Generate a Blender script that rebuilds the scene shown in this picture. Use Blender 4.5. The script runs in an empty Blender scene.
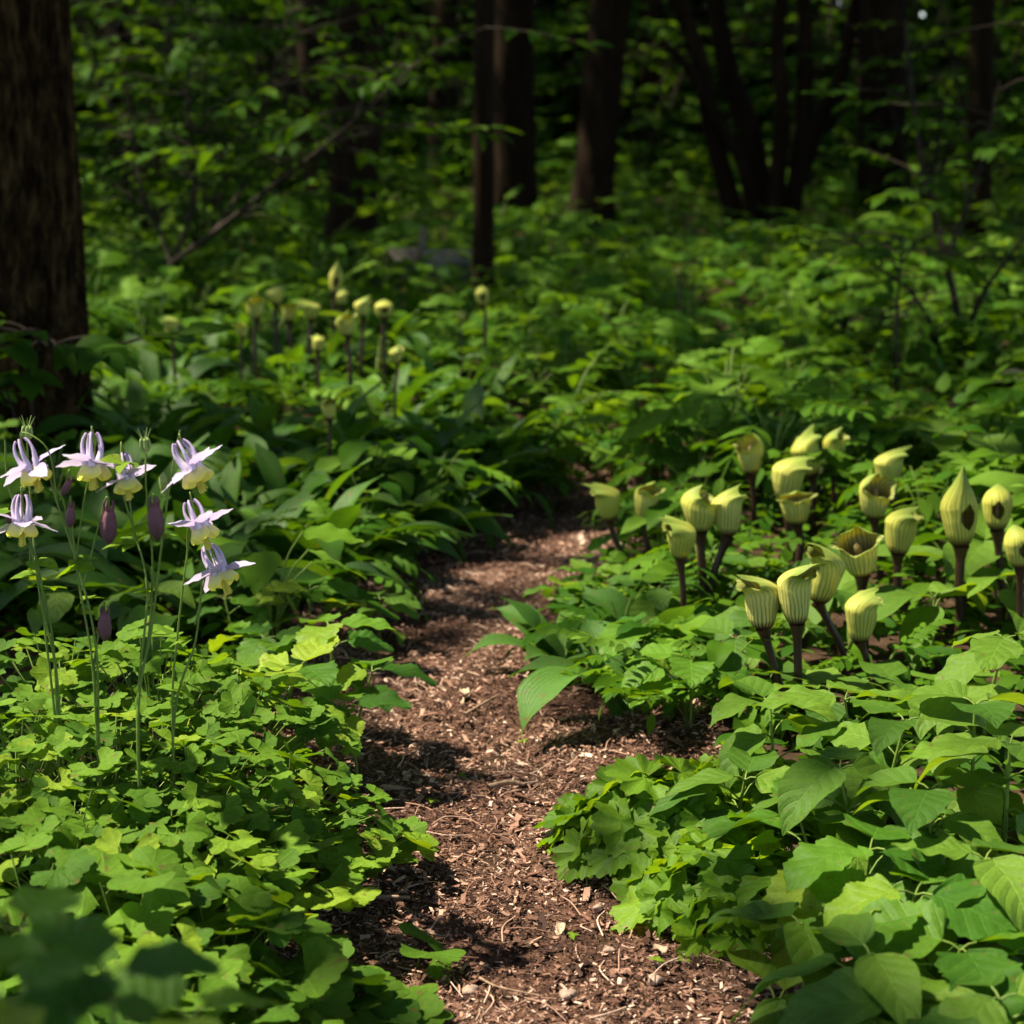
import bpy, math, random
import numpy as np
from mathutils import Vector, Matrix

# ------------------------------------------------------------------ camera, world, sun, exposure
S = bpy.context.scene
COL = S.collection
FPX, HORIZON, CAMZ = 1786.0, 125.0, 0.95
PITCH = math.atan((512 - HORIZON) / FPX)

cam_d = bpy.data.cameras.new("camera")
cam = bpy.data.objects.new("camera", cam_d)
COL.objects.link(cam)
cam.location = (0, 0, CAMZ)
cam.rotation_euler = (math.pi / 2 - PITCH, 0, 0)
cam_d.sensor_width = 36.0
cam_d.lens = FPX / 1024 * 36.0
cam_d.clip_start, cam_d.clip_end = 0.05, 500.0
cam_d.dof.use_dof = True
cam_d.dof.focus_distance = 2.28
cam_d.dof.aperture_fstop = 5.4
S.camera = cam

SUN_EL, SUN_AZ = math.radians(58), math.radians(-80)      # azimuth from +Y, negative = left
SUN = Vector((math.sin(SUN_AZ) * math.cos(SUN_EL), math.cos(SUN_AZ) * math.cos(SUN_EL), math.sin(SUN_EL)))
W = bpy.data.worlds.new("World")
S.world = W
W.use_nodes = True
wn = W.node_tree.nodes
sky = wn.new("ShaderNodeTexSky")
sky.sky_type = 'NISHITA'
sky.sun_disc = False
sky.sun_elevation = SUN_EL
sky.sun_rotation = SUN_AZ
W.node_tree.links.new(sky.outputs[0], wn["Background"].inputs[0])
wn["Background"].inputs[1].default_value = 0.15
sl = bpy.data.lights.new("sun", 'SUN')
sl.energy = 4.2
sl.angle = math.radians(0.8)
sl.color = (1.0, 0.92, 0.70)
so = bpy.data.objects.new("sun", sl)
so.rotation_euler = (-SUN).to_track_quat('-Z', 'Y').to_euler()
COL.objects.link(so)
S.view_settings.view_transform = 'Standard'
S.view_settings.look = 'None'
S.view_settings.exposure = 1.72
S.view_settings.gamma = 1.0
cy = S.cycles
cy.use_denoising = True
cy.max_bounces = 7
cy.diffuse_bounces = 4
cy.glossy_bounces = 2
cy.transmission_bounces = 5
cy.sample_clamp_indirect = 4.0
cy.caustics_reflective = False
cy.caustics_refractive = False

# ------------------------------------------------------------------ helpers
RNG = np.random.default_rng(11)
PI = math.pi
CA, SA = math.cos(PITCH), math.sin(PITCH)


def ray(px, py):
    dx, dy = (px - 512) / FPX, (512 - py) / FPX
    return np.array([dx, CA + dy * SA, -SA + dy * CA])


def at(px, py, Y):
    d = ray(px, py)
    return np.array([0, 0, CAMZ]) + d * (Y / d[1])


def proj(x, y, z):
    d = y * CA - (z - CAMZ) * SA
    return 512 + FPX * x / d, 512 - FPX * (y * SA + (z - CAMZ) * CA) / d


def height(x, y):
    x, y = np.asarray(x, float), np.asarray(y, float)
    z = 0.02 * np.sin(x * 2.1 + y * 1.3) + 0.015 * np.sin(x * 3.7 - y * 2.9 + 1) + 0.05 * np.sin(x * .5 + y * .37)
    side = np.abs(x - path_mid(y)) - path_half(y)
    bank = 0.05 * np.clip(side / 0.25, 0, 1)
    far = 0.0035 * np.clip(y - 6, 0, 40) ** 1.5
    return (z * np.clip(side / .5, 0, 1) * np.clip((np.abs(y) - 2) / 3, 0.15, 1) + bank) * 1.0 + far


PY = np.array([-3, 1.0, 1.9, 2.5, 2.95, 3.57, 3.85, 4.1, 4.45, 5.2, 6, 8, 12, 30])
PL = np.array([-.26, -.26, -.25, -.21, -.22, -.25, -.17, -.08, .05, .28, .5, .8, 1.2, 2.])
PR = np.array([.3, .3, .27, .18, .13, .03, .11, .21, .30, .5, .75, 1.1, 1.5, 2.3])


def path_mid(y):
    return (np.interp(y, PY, PL) + np.interp(y, PY, PR)) / 2


def path_half(y):
    return (np.interp(y, PY, PR) - np.interp(y, PY, PL)) / 2


def rots(yaw, pitch, roll):
    """arrays of rotation matrices Rz(yaw) Rx(pitch) Ry(roll)"""
    yaw, pitch, roll = np.broadcast_arrays(np.asarray(yaw, float), np.asarray(pitch, float), np.asarray(roll, float))
    c, s = np.cos(yaw), np.sin(yaw)
    o, l = np.zeros_like(c), np.ones_like(c)
    Z = np.stack([np.stack([c, -s, o], -1), np.stack([s, c, o], -1), np.stack([o, o, l], -1)], -2)
    c, s = np.cos(pitch), np.sin(pitch)
    X = np.stack([np.stack([l, o, o], -1), np.stack([o, c, -s], -1), np.stack([o, s, c], -1)], -2)
    c, s = np.cos(roll), np.sin(roll)
    Y = np.stack([np.stack([c, o, s], -1), np.stack([o, l, o], -1), np.stack([-s, o, c], -1)], -2)
    return Z @ X @ Y


class MB:
    def __init__(self):
        self.v, self.q, self.t, self.u, self.m, self.n = [], [], [], [], [], 0

    def add(self, v, q, tint=0.5, uv=None, m=0):
        v = np.asarray(v, float).reshape(-1, 3)
        q = np.asarray(q, int).reshape(-1, 4)
        self.v.append(v)
        self.q.append(q + self.n)
        self.t.append(np.broadcast_to(np.asarray(tint, float), (len(v),)))
        self.u.append(np.zeros((len(v), 2)) if uv is None else np.asarray(uv, float).reshape(-1, 2))
        self.m.append(np.full(len(q), m))
        self.n += len(v)

    def inst(self, tpl, R, T, scale=1.0, tint=0.5, m=0):
        v, q, uv = tpl
        T = np.asarray(T, float).reshape(-1, 3)
        N = len(T)
        if N == 0:
            return
        R = np.broadcast_to(R, (N, 3, 3))
        sc = np.broadcast_to(np.asarray(scale, float), (N,))
        vv = np.einsum('nij,vj->nvi', R, v) * sc[:, None, None] + T[:, None, :]
        qq = q[None] + (np.arange(N) * len(v))[:, None, None]
        tt = np.repeat(np.broadcast_to(np.asarray(tint, float), (N,)), len(v))
        self.add(vv.reshape(-1, 3), qq.reshape(-1, 4), tt, np.tile(uv, (N, 1)), m)

    def mesh(self, name, mats, smooth=True):
        me = bpy.data.meshes.new(name)
        v = np.concatenate(self.v)
        q = np.concatenate(self.q)
        me.vertices.add(len(v))
        me.vertices.foreach_set("co", v.astype(np.float32).ravel())
        me.loops.add(q.size)
        me.loops.foreach_set("vertex_index", q.astype(np.int32).ravel())
        me.polygons.add(len(q))
        me.polygons.foreach_set("loop_start", (np.arange(len(q)) * 4).astype(np.int32))
        me.polygons.foreach_set("material_index", np.concatenate(self.m).astype(np.int32))
        me.update(calc_edges=True)
        a = me.attributes.new("tint", 'FLOAT', 'POINT')
        a.data.foreach_set("value", np.concatenate(self.t).astype(np.float32))
        u = np.concatenate(self.u)
        a = me.attributes.new("luv", 'FLOAT_VECTOR', 'POINT')
        a.data.foreach_set("vector", np.concatenate([u, np.zeros((len(u), 1))], 1).astype(np.float32).ravel())
        for x in (mats if isinstance(mats, (list, tuple)) else [mats]):
            me.materials.append(x)
        me.polygons.foreach_set("use_smooth", np.full(len(q), smooth))
        return me

    def build(self, name, mats, parent=None, smooth=True):
        return link(name, self.mesh(name, mats, smooth), parent)


def link(name, me, parent=None):
    o = bpy.data.objects.new(name, me)
    COL.objects.link(o)
    if parent is not None:
        o.parent = parent
    return o


def tag(o, label=None, cat=None, group=None, kind=None):
    if label: o["label"] = label
    if cat: o["category"] = cat
    if group: o["group"] = group
    if kind: o["kind"] = kind
    return o


def thing(name, label, cat, loc, rz=0.0, group=None):
    o = bpy.data.objects.new(name, None)
    COL.objects.link(o)
    o.empty_display_size = 0.05
    o.location = tuple(loc)
    o.rotation_euler = (0, 0, rz)
    return tag(o, label, cat, group)


def dup(root, loc, rz, sc, label, group):
    r = root.copy()
    COL.objects.link(r)
    r.location = tuple(loc)
    r.rotation_euler = (0, 0, rz)
    r.scale = (sc, sc, sc)
    r["label"] = label
    if group: r["group"] = group
    for ch in root.children:
        c = ch.copy()
        COL.objects.link(c)
        c.parent = r
    return r


def tube(mb, pts, rad, sides=6, tint=0.5, m=0, cap=True):
    pts = np.asarray(pts, float)
    n = len(pts)
    rad = np.atleast_1d(np.asarray(rad, float))
    rad = np.interp(np.linspace(0, 1, n), np.linspace(0, 1, len(rad)), rad) if len(rad) > 1 else np.full(n, rad[0])
    d = np.gradient(pts, axis=0)
    d /= np.linalg.norm(d, axis=1)[:, None] + 1e-9
    ref = np.array([1.0, 0.13, 0.07]) if abs(d[0][0]) < 0.8 else np.array([0.1, 1.0, 0.1])
    a = np.cross(d, ref)
    a /= np.linalg.norm(a, axis=1)[:, None] + 1e-9
    b = np.cross(d, a)
    th = np.linspace(0, 2 * PI, sides, endpoint=False)
    v = pts[:, None] + rad[:, None, None] * (np.cos(th)[None, :, None] * a[:, None] + np.sin(th)[None, :, None] * b[:, None])
    i = np.arange(n - 1)[:, None] * sides
    k = np.arange(sides)[None]
    q = np.stack([i + k, i + (k + 1) % sides, i + sides + (k + 1) % sides, i + sides + k], -1).reshape(-1, 4)
    uv = np.stack([np.tile(th / (2 * PI), n), np.repeat(np.linspace(0, 1, n), sides)], 1)
    mb.add(v.reshape(-1, 3), q, tint, uv, m)


def smooth_path(pts, n=10):
    """Catmull-Rom through the given points"""
    p = np.asarray(pts, float)
    if len(p) == 2:
        return p[0] + (p[1] - p[0]) * np.linspace(0, 1, n)[:, None]
    p = np.vstack([2 * p[0] - p[1], p, 2 * p[-1] - p[-2]])
    out = []
    for i in range(1, len(p) - 2):
        t = np.linspace(0, 1, n, endpoint=False)[:, None]
        a, b, c, d = p[i - 1], p[i], p[i + 1], p[i + 2]
        out.append(0.5 * (2 * b + (c - a) * t + (2 * a - 5 * b + 4 * c - d) * t ** 2 + (3 * b - a - 3 * c + d) * t ** 3))
    out.append(p[-2][None])
    return np.vstack(out)


# ------------------------------------------------------------------ leaf templates (verts, quads, uv)
def leaf_grid(L, Wd, prof, n=14, m=3, droop=0.5, fold=0.15, teeth=0.0, nteeth=10, wave=0.0, wk=3.0, twist=0.0, seed=0, tip=0.0):
    r = np.random.default_rng(seed)
    v = np.linspace(0, 1, n + 1)
    ang = -droop * v ** 1.3
    ds = L / n
    yy = np.concatenate([[0], np.cumsum(np.cos((ang[1:] + ang[:-1]) / 2) * ds)])
    zz = np.concatenate([[0], np.cumsum(np.sin((ang[1:] + ang[:-1]) / 2) * ds)])
    s = np.linspace(-1, 1, 2 * m + 1)
    w = Wd / 2 * prof(v)
    w = np.maximum(w, Wd * 0.012)
    Vs, U = [], []
    ph = r.uniform(0, 6.28, 2)
    for i in range(n + 1):
        for sj in s:
            ww = w[i]
            if abs(sj) > .99 and teeth:
                ww *= 1 + teeth * (((v[i] * nteeth) % 1.0) - .5) * 2
            x = sj * ww
            up = abs(sj) ** 1.2 * ww * fold + wave * Wd * abs(sj) ** 2 * math.sin(wk * 2 * PI * v[i] + ph[0 if sj > 0 else 1])
            tw = twist * v[i]
            x2 = x * math.cos(tw) - up * math.sin(tw)
            u2 = x * math.sin(tw) + up * math.cos(tw)
            Vs.append((x2, yy[i] - u2 * math.sin(ang[i]), zz[i] + u2 * math.cos(ang[i])))
            U.append((sj, v[i]))
    k = 2 * m + 1
    q = [(i * k + j, i * k + j + 1, (i + 1) * k + j + 1, (i + 1) * k + j) for i in range(n) for j in range(2 * m)]
    return np.array(Vs), np.array(q), np.array(U)


ovate = lambda v: np.sin(PI * np.clip(v, 0, 1) ** 0.62) ** 0.85 * (1 - 0.12 * v)
heart = lambda v: np.clip((v / 0.06), 0, 1) ** .5 * np.cos(PI / 2 * np.clip((v - .22) / .78, 0, 1) ** 1.5) ** .9 * (0.75 + .25 * np.clip(v / .22, 0, 1))
lance = lambda v: np.sin(PI * np.clip(v, 0, 1) ** 0.8) ** 1.05 * 1.0 + 0.10 * (1 - v)
strap = lambda v: np.clip(0.24 + 0.95 * np.sin(PI * np.clip(v, 0, 1) ** 1.0 * .97 + .03) ** 1.0, 0, 1) * np.clip((1 - v) / .25, 0, 1) ** .8


def leaf_fan(R, rfun, span=2.2, n=36, rings=4, cup=0.1, wave=0.05, wk=5, seed=0):
    r = np.random.default_rng(seed)
    th = np.linspace(-span, span, n + 1)
    rad = rfun(th) * R
    rr = np.linspace(0.02, 1, rings + 1) ** 0.85
    ph = r.uniform(0, 6.28)
    Vs, U = [], []
    for a, f in enumerate(rr):
        x = np.sin(th) * rad * f
        y = np.cos(th) * rad * f
        z = R * (cup * f ** 2 * (rad / R) + wave * f ** 2 * np.sin(wk * th + ph)) - R * .1 * cup * y / R
        Vs.append(np.stack([x, y, z], 1))
        U.append(np.stack([th / span, np.full(n + 1, f)], 1))
    k = n + 1
    i, j = np.meshgrid(np.arange(rings), np.arange(n), indexing='ij')
    q = np.stack([i * k + j, (i + 1) * k + j, (i + 1) * k + j + 1, i * k + j + 1], -1).reshape(-1, 4)
    return np.vstack(Vs), q, np.vstack(U)


def combine(parts):
    """parts: list of (template, R, T, scale)"""
    V, Q, U, n = [], [], [], 0
    for (v, q, u), R, T, s in parts:
        V.append((v * s) @ np.asarray(R).T + np.asarray(T))
        Q.append(q + n)
        U.append(u)
        n += len(v)
    return np.vstack(V), np.vstack(Q), np.vstack(U)


def r_columbine(seed):
    r = np.random.default_rng(seed)
    k = r.uniform(.85, 1.1)

    def f(th):
        q = th * k * PI / 1.12
        lob = 0.62 + 0.38 * np.abs(np.cos(q)) ** 0.5
        return lob * (0.88 + 0.15 * np.abs(np.cos(q * 2.0 + .3)) ** .6) * (1 - 0.16 * np.clip(np.abs(th) - .9, 0, 2))
    return f


def columbine_leaf(seed):
    r = np.random.default_rng(seed)
    P = []
    for k, a in enumerate((-1.25, 0.0, 1.25)):
        lf = leaf_fan(0.036 * r.uniform(.85, 1.15), r_columbine(seed * 5 + k), span=1.72, n=52, rings=4, cup=r.uniform(-.3, .22), wave=.07, wk=4, seed=seed * 7 + k)
        a2 = a + r.normal(0, .1)
        P.append((lf, rots(-a2, r.normal(.0, .16), r.normal(0, .15)), (math.sin(a2) * .011, math.cos(a2) * .013, r.normal(0, .003)), 1.0))
    return combine(P)


def compound_leaf(seed, L=0.26, pairs=5, ll=0.075, wd=0.030, droop=.8):
    r = np.random.default_rng(seed)
    P = []
    tm = leaf_grid(ll, wd, lance, n=6, m=1, droop=.5, fold=.12)
    mid = leaf_grid(L, .003, lambda v: np.ones_like(v), n=8, m=1, droop=droop)
    P.append((mid, np.eye(3), (0, 0, 0.0005), 1.0))
    c = mid[0].reshape(-1, 3, 3)[:, 1]
    for k in range(pairs + 1):
        f = 0.3 + 0.7 * k / pairs
        i = f * (len(c) - 1)
        p = c[int(min(i, len(c) - 1))]
        sl = -droop * f ** 1.3
        s = (1.1 - .5 * abs(f - .5)) * r.uniform(.85, 1.1)
        if k == pairs:
            P.append((tm, rots(0, sl, 0), p, s))
        else:
            for sg in (-1, 1):
                P.append((tm, rots(-sg * r.uniform(.85, 1.15), sl * .4 + r.normal(-.05, .12), sg * r.normal(.1, .15)), p, s))
    return combine(P)


def r_ruffle(seed):
    r = np.random.default_rng(seed)
    p = r.uniform(0, 6)

    def f(th):
        q = th * PI / .92
        return (0.76 + 0.24 * np.abs(np.cos(q)) ** 0.6) * (1 + 0.06 * np.sin(24 * th + p)) * (1 - .10 * np.abs(th))
    return f


T_COL = [columbine_leaf(s) for s in range(1, 7)]
T_BROAD = [leaf_grid(.115, .076, ovate, n=18, m=4, droop=d, fold=f, teeth=.035, nteeth=9, wave=w, wk=k, seed=i)
           for i, (d, f, w, k) in enumerate([(.5, .12, .03, 2), (.9, .2, .04, 2.5), (.3, .05, .05, 3), (1.2, .25, .03, 2), (.7, -.08, .05, 2.2)])]
T_TOOTH = [leaf_grid(.1, .07, heart, n=28, m=4, droop=d, fold=f, teeth=.09, nteeth=9.3, wave=.05, wk=k, seed=i + 9)
           for i, (d, f, k) in enumerate([(.5, .15, 2), (.9, .1, 3), (.3, .2, 2.4)])]
T_BIG = [leaf_grid(.2, .105, ovate, n=20, m=5, droop=d, fold=f, wave=.05, wk=k, seed=i + 20)
         for i, (d, f, k) in enumerate([(.7, .15, 1.6), (1.2, .2, 2.0), (.4, .3, 1.4)])]
T_RAMP = [leaf_grid(.26, .052, strap, n=18, m=2, droop=d, fold=f, wave=.06, wk=k, seed=i + 30, twist=t)
          for i, (d, f, k, t) in enumerate([(1.2, .3, 1.5, .2), (1.8, .25, 2, -.4), (.8, .35, 1.6, .3), (2.2, .2, 1.4, .5)])]
T_FERN = [compound_leaf(40), compound_leaf(41, droop=1.2), compound_leaf(42, pairs=7, ll=.055, wd=.022, droop=.6), compound_leaf(43, L=.2, pairs=3, ll=.09, wd=.045)]
T_RUF = [leaf_fan(.050, r_ruffle(s), span=2.45, n=90, rings=5, cup=.05, wave=.09, wk=6.8, seed=s) for s in range(4)]
T_TREE = [leaf_grid(.1, .056, ovate, n=5, m=1, droop=d, fold=.12, seed=50) for d in (.5, .9, .2)]
T_SMALL = [leaf_grid(.045, .03, ovate, n=5, m=1, droop=.5, fold=.15, seed=51), leaf_grid(.06, .026, lance, n=5, m=1, droop=.7, fold=.1, seed=52)]


# ------------------------------------------------------------------ materials
def nt(name):
    m = bpy.data.materials.new(name)
    m.use_nodes = True
    t = m.node_tree
    for n in list(t.nodes):
        t.nodes.remove(n)
    out = t.nodes.new("ShaderNodeOutputMaterial")
    return m, t, out


def N(t, typ, **kw):
    n = t.nodes.new(typ)
    for k, v in kw.items():
        if k in ("operation", "blend_type", "data_type", "attribute_name", "noise_dimensions", "feature", "distance", "wave_type", "clamp", "use_clamp"):
            setattr(n, k, v)
        else:
            n.inputs[k].default_value = v
    return n


def math_n(t, op, a, b=None, clamp=False):
    n = t.nodes.new("ShaderNodeMath")
    n.operation = op
    n.use_clamp = clamp
    for i, x in enumerate((a, b)):
        if x is None: continue
        if isinstance(x, (int, float)):
            n.inputs[i].default_value = x
        else:
            t.links.new(x, n.inputs[i])
    return n.outputs[0]


def mix_c(t, fac, a, b, mode='MIX'):
    n = t.nodes.new("ShaderNodeMix")
    n.data_type = 'RGBA'
    n.blend_type = mode
    n.clamp_factor = True
    for sock, x in ((n.inputs[0], fac), (n.inputs[6], a), (n.inputs[7], b)):
        if isinstance(x, (int, float)):
            sock.default_value = x
        elif isinstance(x, tuple):
            sock.default_value = (*x, 1.0)
        else:
            t.links.new(x, sock)
    return n.outputs[2]


def attr(t, name):
    n = t.nodes.new("ShaderNodeAttribute")
    n.attribute_name = name
    return n


def ramp(t, fac, stops):
    n = t.nodes.new("ShaderNodeValToRGB")
    el = n.color_ramp.elements
    while len(el) < len(stops):
        el.new(0.5)
    for e, (p, c) in zip(el, stops):
        e.position = p
        e.color = (*c, 1.0)
    t.links.new(fac, n.inputs[0])
    return n.outputs[0]


def noise(t, scale, detail=4, rough=.55, vec=None):
    n = t.nodes.new("ShaderNodeTexNoise")
    n.inputs["Scale"].default_value = scale
    n.inputs["Detail"].default_value = detail
    n.inputs["Roughness"].default_value = rough
    if vec is not None:
        t.links.new(vec, n.inputs["Vector"])
    return n.outputs["Fac"]


def coords(t):
    return t.nodes.new("ShaderNodeTexCoord").outputs["Object"]


def bump(t, h, dist, strength=.6):
    n = t.nodes.new("ShaderNodeBump")
    n.inputs["Strength"].default_value = strength
    n.inputs["Distance"].default_value = dist
    t.links.new(h, n.inputs["Height"])
    return n.outputs[0]


def principled(t, col, rough=.5, spec=.3, normal=None):
    p = t.nodes.new("ShaderNodeBsdfPrincipled")
    if isinstance(col, tuple):
        p.inputs["Base Color"].default_value = (*col, 1)
    else:
        t.links.new(col, p.inputs["Base Color"])
    if isinstance(rough, (int, float)):
        p.inputs["Roughness"].default_value = rough
    else:
        t.links.new(rough, p.inputs["Roughness"])
    p.inputs["Specular IOR Level"].default_value = spec
    if normal is not None:
        t.links.new(normal, p.inputs["Normal"])
    return p.outputs[0]


def ramp_f(t, x, a, b):
    n = t.nodes.new("ShaderNodeMapRange")
    t.links.new(x, n.inputs[0])
    n.inputs[1].default_value, n.inputs[2].default_value = a, b
    n.inputs[3].default_value, n.inputs[4].default_value = 0, 1
    return n.outputs[0]


def leaf_mat(name, c0, c1, trans=.4, tc=(1.75, 1.45, .35), rough=.42, spec=.35, veins='pinnate', nv=7, vein=.5, yellow=None):
    m, t, out = nt(name)
    ti = attr(t, "tint").outputs["Fac"]
    uv = attr(t, "luv").outputs["Vector"]
    sep = t.nodes.new("ShaderNodeSeparateXYZ")
    t.links.new(uv, sep.inputs[0])
    u, v = sep.outputs[0], sep.outputs[1]
    stops = [(0.0, c0), (.75, c1)]
    if yellow: stops.append((1.0, yellow))
    base = ramp(t, ti, stops)
    oi = t.nodes.new("ShaderNodeObjectInfo")
    nz = noise(t, 22, 3, .6, coords(t))
    f = math_n(t, 'ADD', math_n(t, 'MULTIPLY', oi.outputs["Random"], .35), math_n(t, 'MULTIPLY', nz, .5))
    base = mix_c(t, 1.0, base, ramp(t, f, [(0.1, (.72, .76, .7)), (.75, (1.22, 1.16, 1.1))]), 'MULTIPLY')
    nrm = None
    if veins:
        au = math_n(t, 'ABSOLUTE', u)
        if veins == 'pinnate':
            ph = math_n(t, 'SUBTRACT', math_n(t, 'MULTIPLY', v, nv), math_n(t, 'MULTIPLY', au, 1.6))
            saw = math_n(t, 'ABSOLUTE', math_n(t, 'SUBTRACT', math_n(t, 'FRACT', ph), .5))
            sv = math_n(t, 'SUBTRACT', 1, math_n(t, 'MULTIPLY', saw, 9), True)
            mid = math_n(t, 'SUBTRACT', 1, math_n(t, 'MULTIPLY', au, 16), True)
            vv = math_n(t, 'MAXIMUM', math_n(t, 'MULTIPLY', sv, .6), mid)
            puff = math_n(t, 'MULTIPLY', saw, -1.6)
        elif veins == 'parallel':
            saw = math_n(t, 'ABSOLUTE', math_n(t, 'SUBTRACT', math_n(t, 'FRACT', math_n(t, 'MULTIPLY', u, nv)), .5))
            vv = math_n(t, 'SUBTRACT', 1, math_n(t, 'MULTIPLY', saw, 5), True)
            vv = math_n(t, 'MULTIPLY', vv, .5)
            puff = math_n(t, 'MULTIPLY', saw, -.8)
        else:  # radial
            saw = math_n(t, 'ABSOLUTE', math_n(t, 'SUBTRACT', math_n(t, 'FRACT', math_n(t, 'ADD', math_n(t, 'MULTIPLY', u, nv), .5)), .5))
            vv = math_n(t, 'SUBTRACT', 1, math_n(t, 'MULTIPLY', math_n(t, 'MULTIPLY', saw, v), 14), True)
            vv = math_n(t, 'MULTIPLY', vv, .6)
            puff = math_n(t, 'MULTIPLY', math_n(t, 'MULTIPLY', saw, v), -.5)
        sp = ramp_f(t, noise(t, 75, 2, .5, coords(t)), .64, .70)
        base = mix_c(t, math_n(t, 'MULTIPLY', sp, .7), base, (.13, .09, .025))
        lite = mix_c(t, 1.0, base, (1.5, 1.4, 1.5), 'MULTIPLY')
        base = mix_c(t, math_n(t, 'MULTIPLY', vv, vein), base, lite)
        h = math_n(t, 'ADD', math_n(t, 'SUBTRACT', math_n(t, 'MULTIPLY', puff, -1.0), math_n(t, 'MULTIPLY', vv, .5)), math_n(t, 'MULTIPLY', nz, 1.2))
        fine = noise(t, 190, 3, .65, coords(t))
        h = math_n(t, 'ADD', h, math_n(t, 'MULTIPLY', fine, .9))
        base = mix_c(t, 1.0, base, ramp(t, fine, [(.35, (.86, .88, .85)), (.65, (1.12, 1.1, 1.1))]), 'MULTIPLY')
        nrm = bump(t, h, .002, .5)
    pr = principled(t, base, rough + .15, spec * (.75 if veins else .2), nrm)
    tr = t.nodes.new("ShaderNodeBsdfTranslucent")
    t.links.new(mix_c(t, 1.0, base, tc, 'MULTIPLY'), tr.inputs[0])
    mx = t.nodes.new("ShaderNodeMixShader")
    mx.inputs[0].default_value = trans
    t.links.new(pr, mx.inputs[1])
    t.links.new(tr.outputs[0], mx.inputs[2])
    t.links.new(mx.outputs[0], out.inputs[0])
    return m


def soft_mat(name, col_builder, trans=.3, rough=.5, spec=.25, bump_h=None, tc=(1.2, 1.2, 1.0)):
    m, t, out = nt(name)
    base = col_builder(t)
    nz = noise(t, 160, 3, .6, coords(t))
    pr = principled(t, base, rough, spec, bump(t, nz, .0012, .4))
    if trans > 0:
        tr = t.nodes.new("ShaderNodeBsdfTranslucent")
        t.links.new(mix_c(t, 1.0, base, tc, 'MULTIPLY'), tr.inputs[0])
        mx = t.nodes.new("ShaderNodeMixShader")
        mx.inputs[0].default_value = trans
        t.links.new(pr, mx.inputs[1])
        t.links.new(tr.outputs[0], mx.inputs[2])
        t.links.new(mx.outputs[0], out.inputs[0])
    else:
        t.links.new(pr, out.inputs[0])
    return m


def simple(name, stops, scale=40, rough=.7, spec=.2, dist=.003, stretch=None, by_tint=0.0):
    m, t, out = nt(name)
    vec = coords(t)
    if stretch:
        mp = t.nodes.new("ShaderNodeMapping")
        mp.inputs["Scale"].default_value = stretch
        t.links.new(vec, mp.inputs[0])
        vec = mp.outputs[0]
    nz = noise(t, scale, 6, .62, vec)
    f = nz
    if by_tint:
        f = math_n(t, 'ADD', math_n(t, 'MULTIPLY', nz, 1 - by_tint), math_n(t, 'MULTIPLY', attr(t, "tint").outputs["Fac"], by_tint))
    col = ramp(t, f, stops)
    t.links.new(principled(t, col, rough, spec, bump(t, nz, dist, .8)), out.inputs[0])
    return m


M = {}
M['columbine'] = leaf_mat("columbine_leaf", (.050, .125, .009), (.115, .225, .014), .42, veins='radial', nv=3, yellow=(.19, .29, .02), rough=.55, spec=.25)
M['broad'] = leaf_mat("broad_leaf", (.046, .122, .010), (.105, .205, .016), .42, nv=6, yellow=(.14, .24, .03), rough=.46)
M['tooth'] = leaf_mat("toothed_leaf", (.045, .135, .010), (.10, .22, .014), .44, nv=6, yellow=(.21, .31, .02))
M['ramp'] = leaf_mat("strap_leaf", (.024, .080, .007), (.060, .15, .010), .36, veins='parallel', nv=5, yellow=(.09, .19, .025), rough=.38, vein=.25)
M['ramp_lit'] = leaf_mat("lit_broad_strap_leaf", (.045, .13, .018), (.085, .2, .03), .4, veins='parallel', nv=6, yellow=(.15, .26, .04), rough=.4, vein=.35)  # strap leaf again, its base colour lightened as if in sun
M['fern'] = leaf_mat("compound_leaf", (.026, .088, .007), (.075, .165, .010), .42, veins=None, yellow=(.13, .24, .03), rough=.45)
M['ruffle'] = leaf_mat("ruffled_leaf", (.06, .15, .008), (.13, .25, .012), .46, veins='radial', nv=5, yellow=(.17, .29, .025), rough=.42)
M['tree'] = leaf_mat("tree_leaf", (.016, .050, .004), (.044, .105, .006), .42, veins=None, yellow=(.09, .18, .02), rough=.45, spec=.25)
M['under'] = leaf_mat("undergrowth_leaf", (.027, .086, .007), (.075, .16, .009), .42, veins=None, yellow=(.13, .24, .03), rough=.42)
M['green_stem'] = simple("green_stem", [(.3, (.075, .13, .015)), (.7, (.16, .22, .035))], 60, .5, .3, .001)
M['maroon_stem'] = simple("maroon_stem", [(.3, (.016, .006, .004)), (.7, (.046, .016, .010))], 90, .42, .4, .001, (1, 1, .2))
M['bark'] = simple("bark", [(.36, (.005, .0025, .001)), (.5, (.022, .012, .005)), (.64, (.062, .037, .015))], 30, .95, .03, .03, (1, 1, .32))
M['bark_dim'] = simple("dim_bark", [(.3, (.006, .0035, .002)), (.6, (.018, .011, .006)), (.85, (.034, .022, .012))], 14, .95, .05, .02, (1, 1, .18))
M['twig_bark'] = simple("twig_bark", [(.3, (.012, .008, .005)), (.7, (.034, .023, .014))], 30, .8, .15, .004, (1, 1, .3))
M['soil'] = simple("soil", [(.3, (.018, .010, .006)), (.55, (.05, .029, .018)), (.8, (.11, .066, .042))], 26, .95, .1, .02)
M['mulch'] = simple("mulch", [(.28, (.018, .009, .006)), (.5, (.07, .034, .023)), (.75, (.19, .105, .073))], 70, .95, .15, .01)
M['chip'] = simple("wood_chip", [(.1, (.03, .013, .009)), (.38, (.16, .076, .052)), (.64, (.36, .21, .155)), (.95, (.64, .47, .38))], 120, .8, .2, .002, by_tint=.8)
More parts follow.
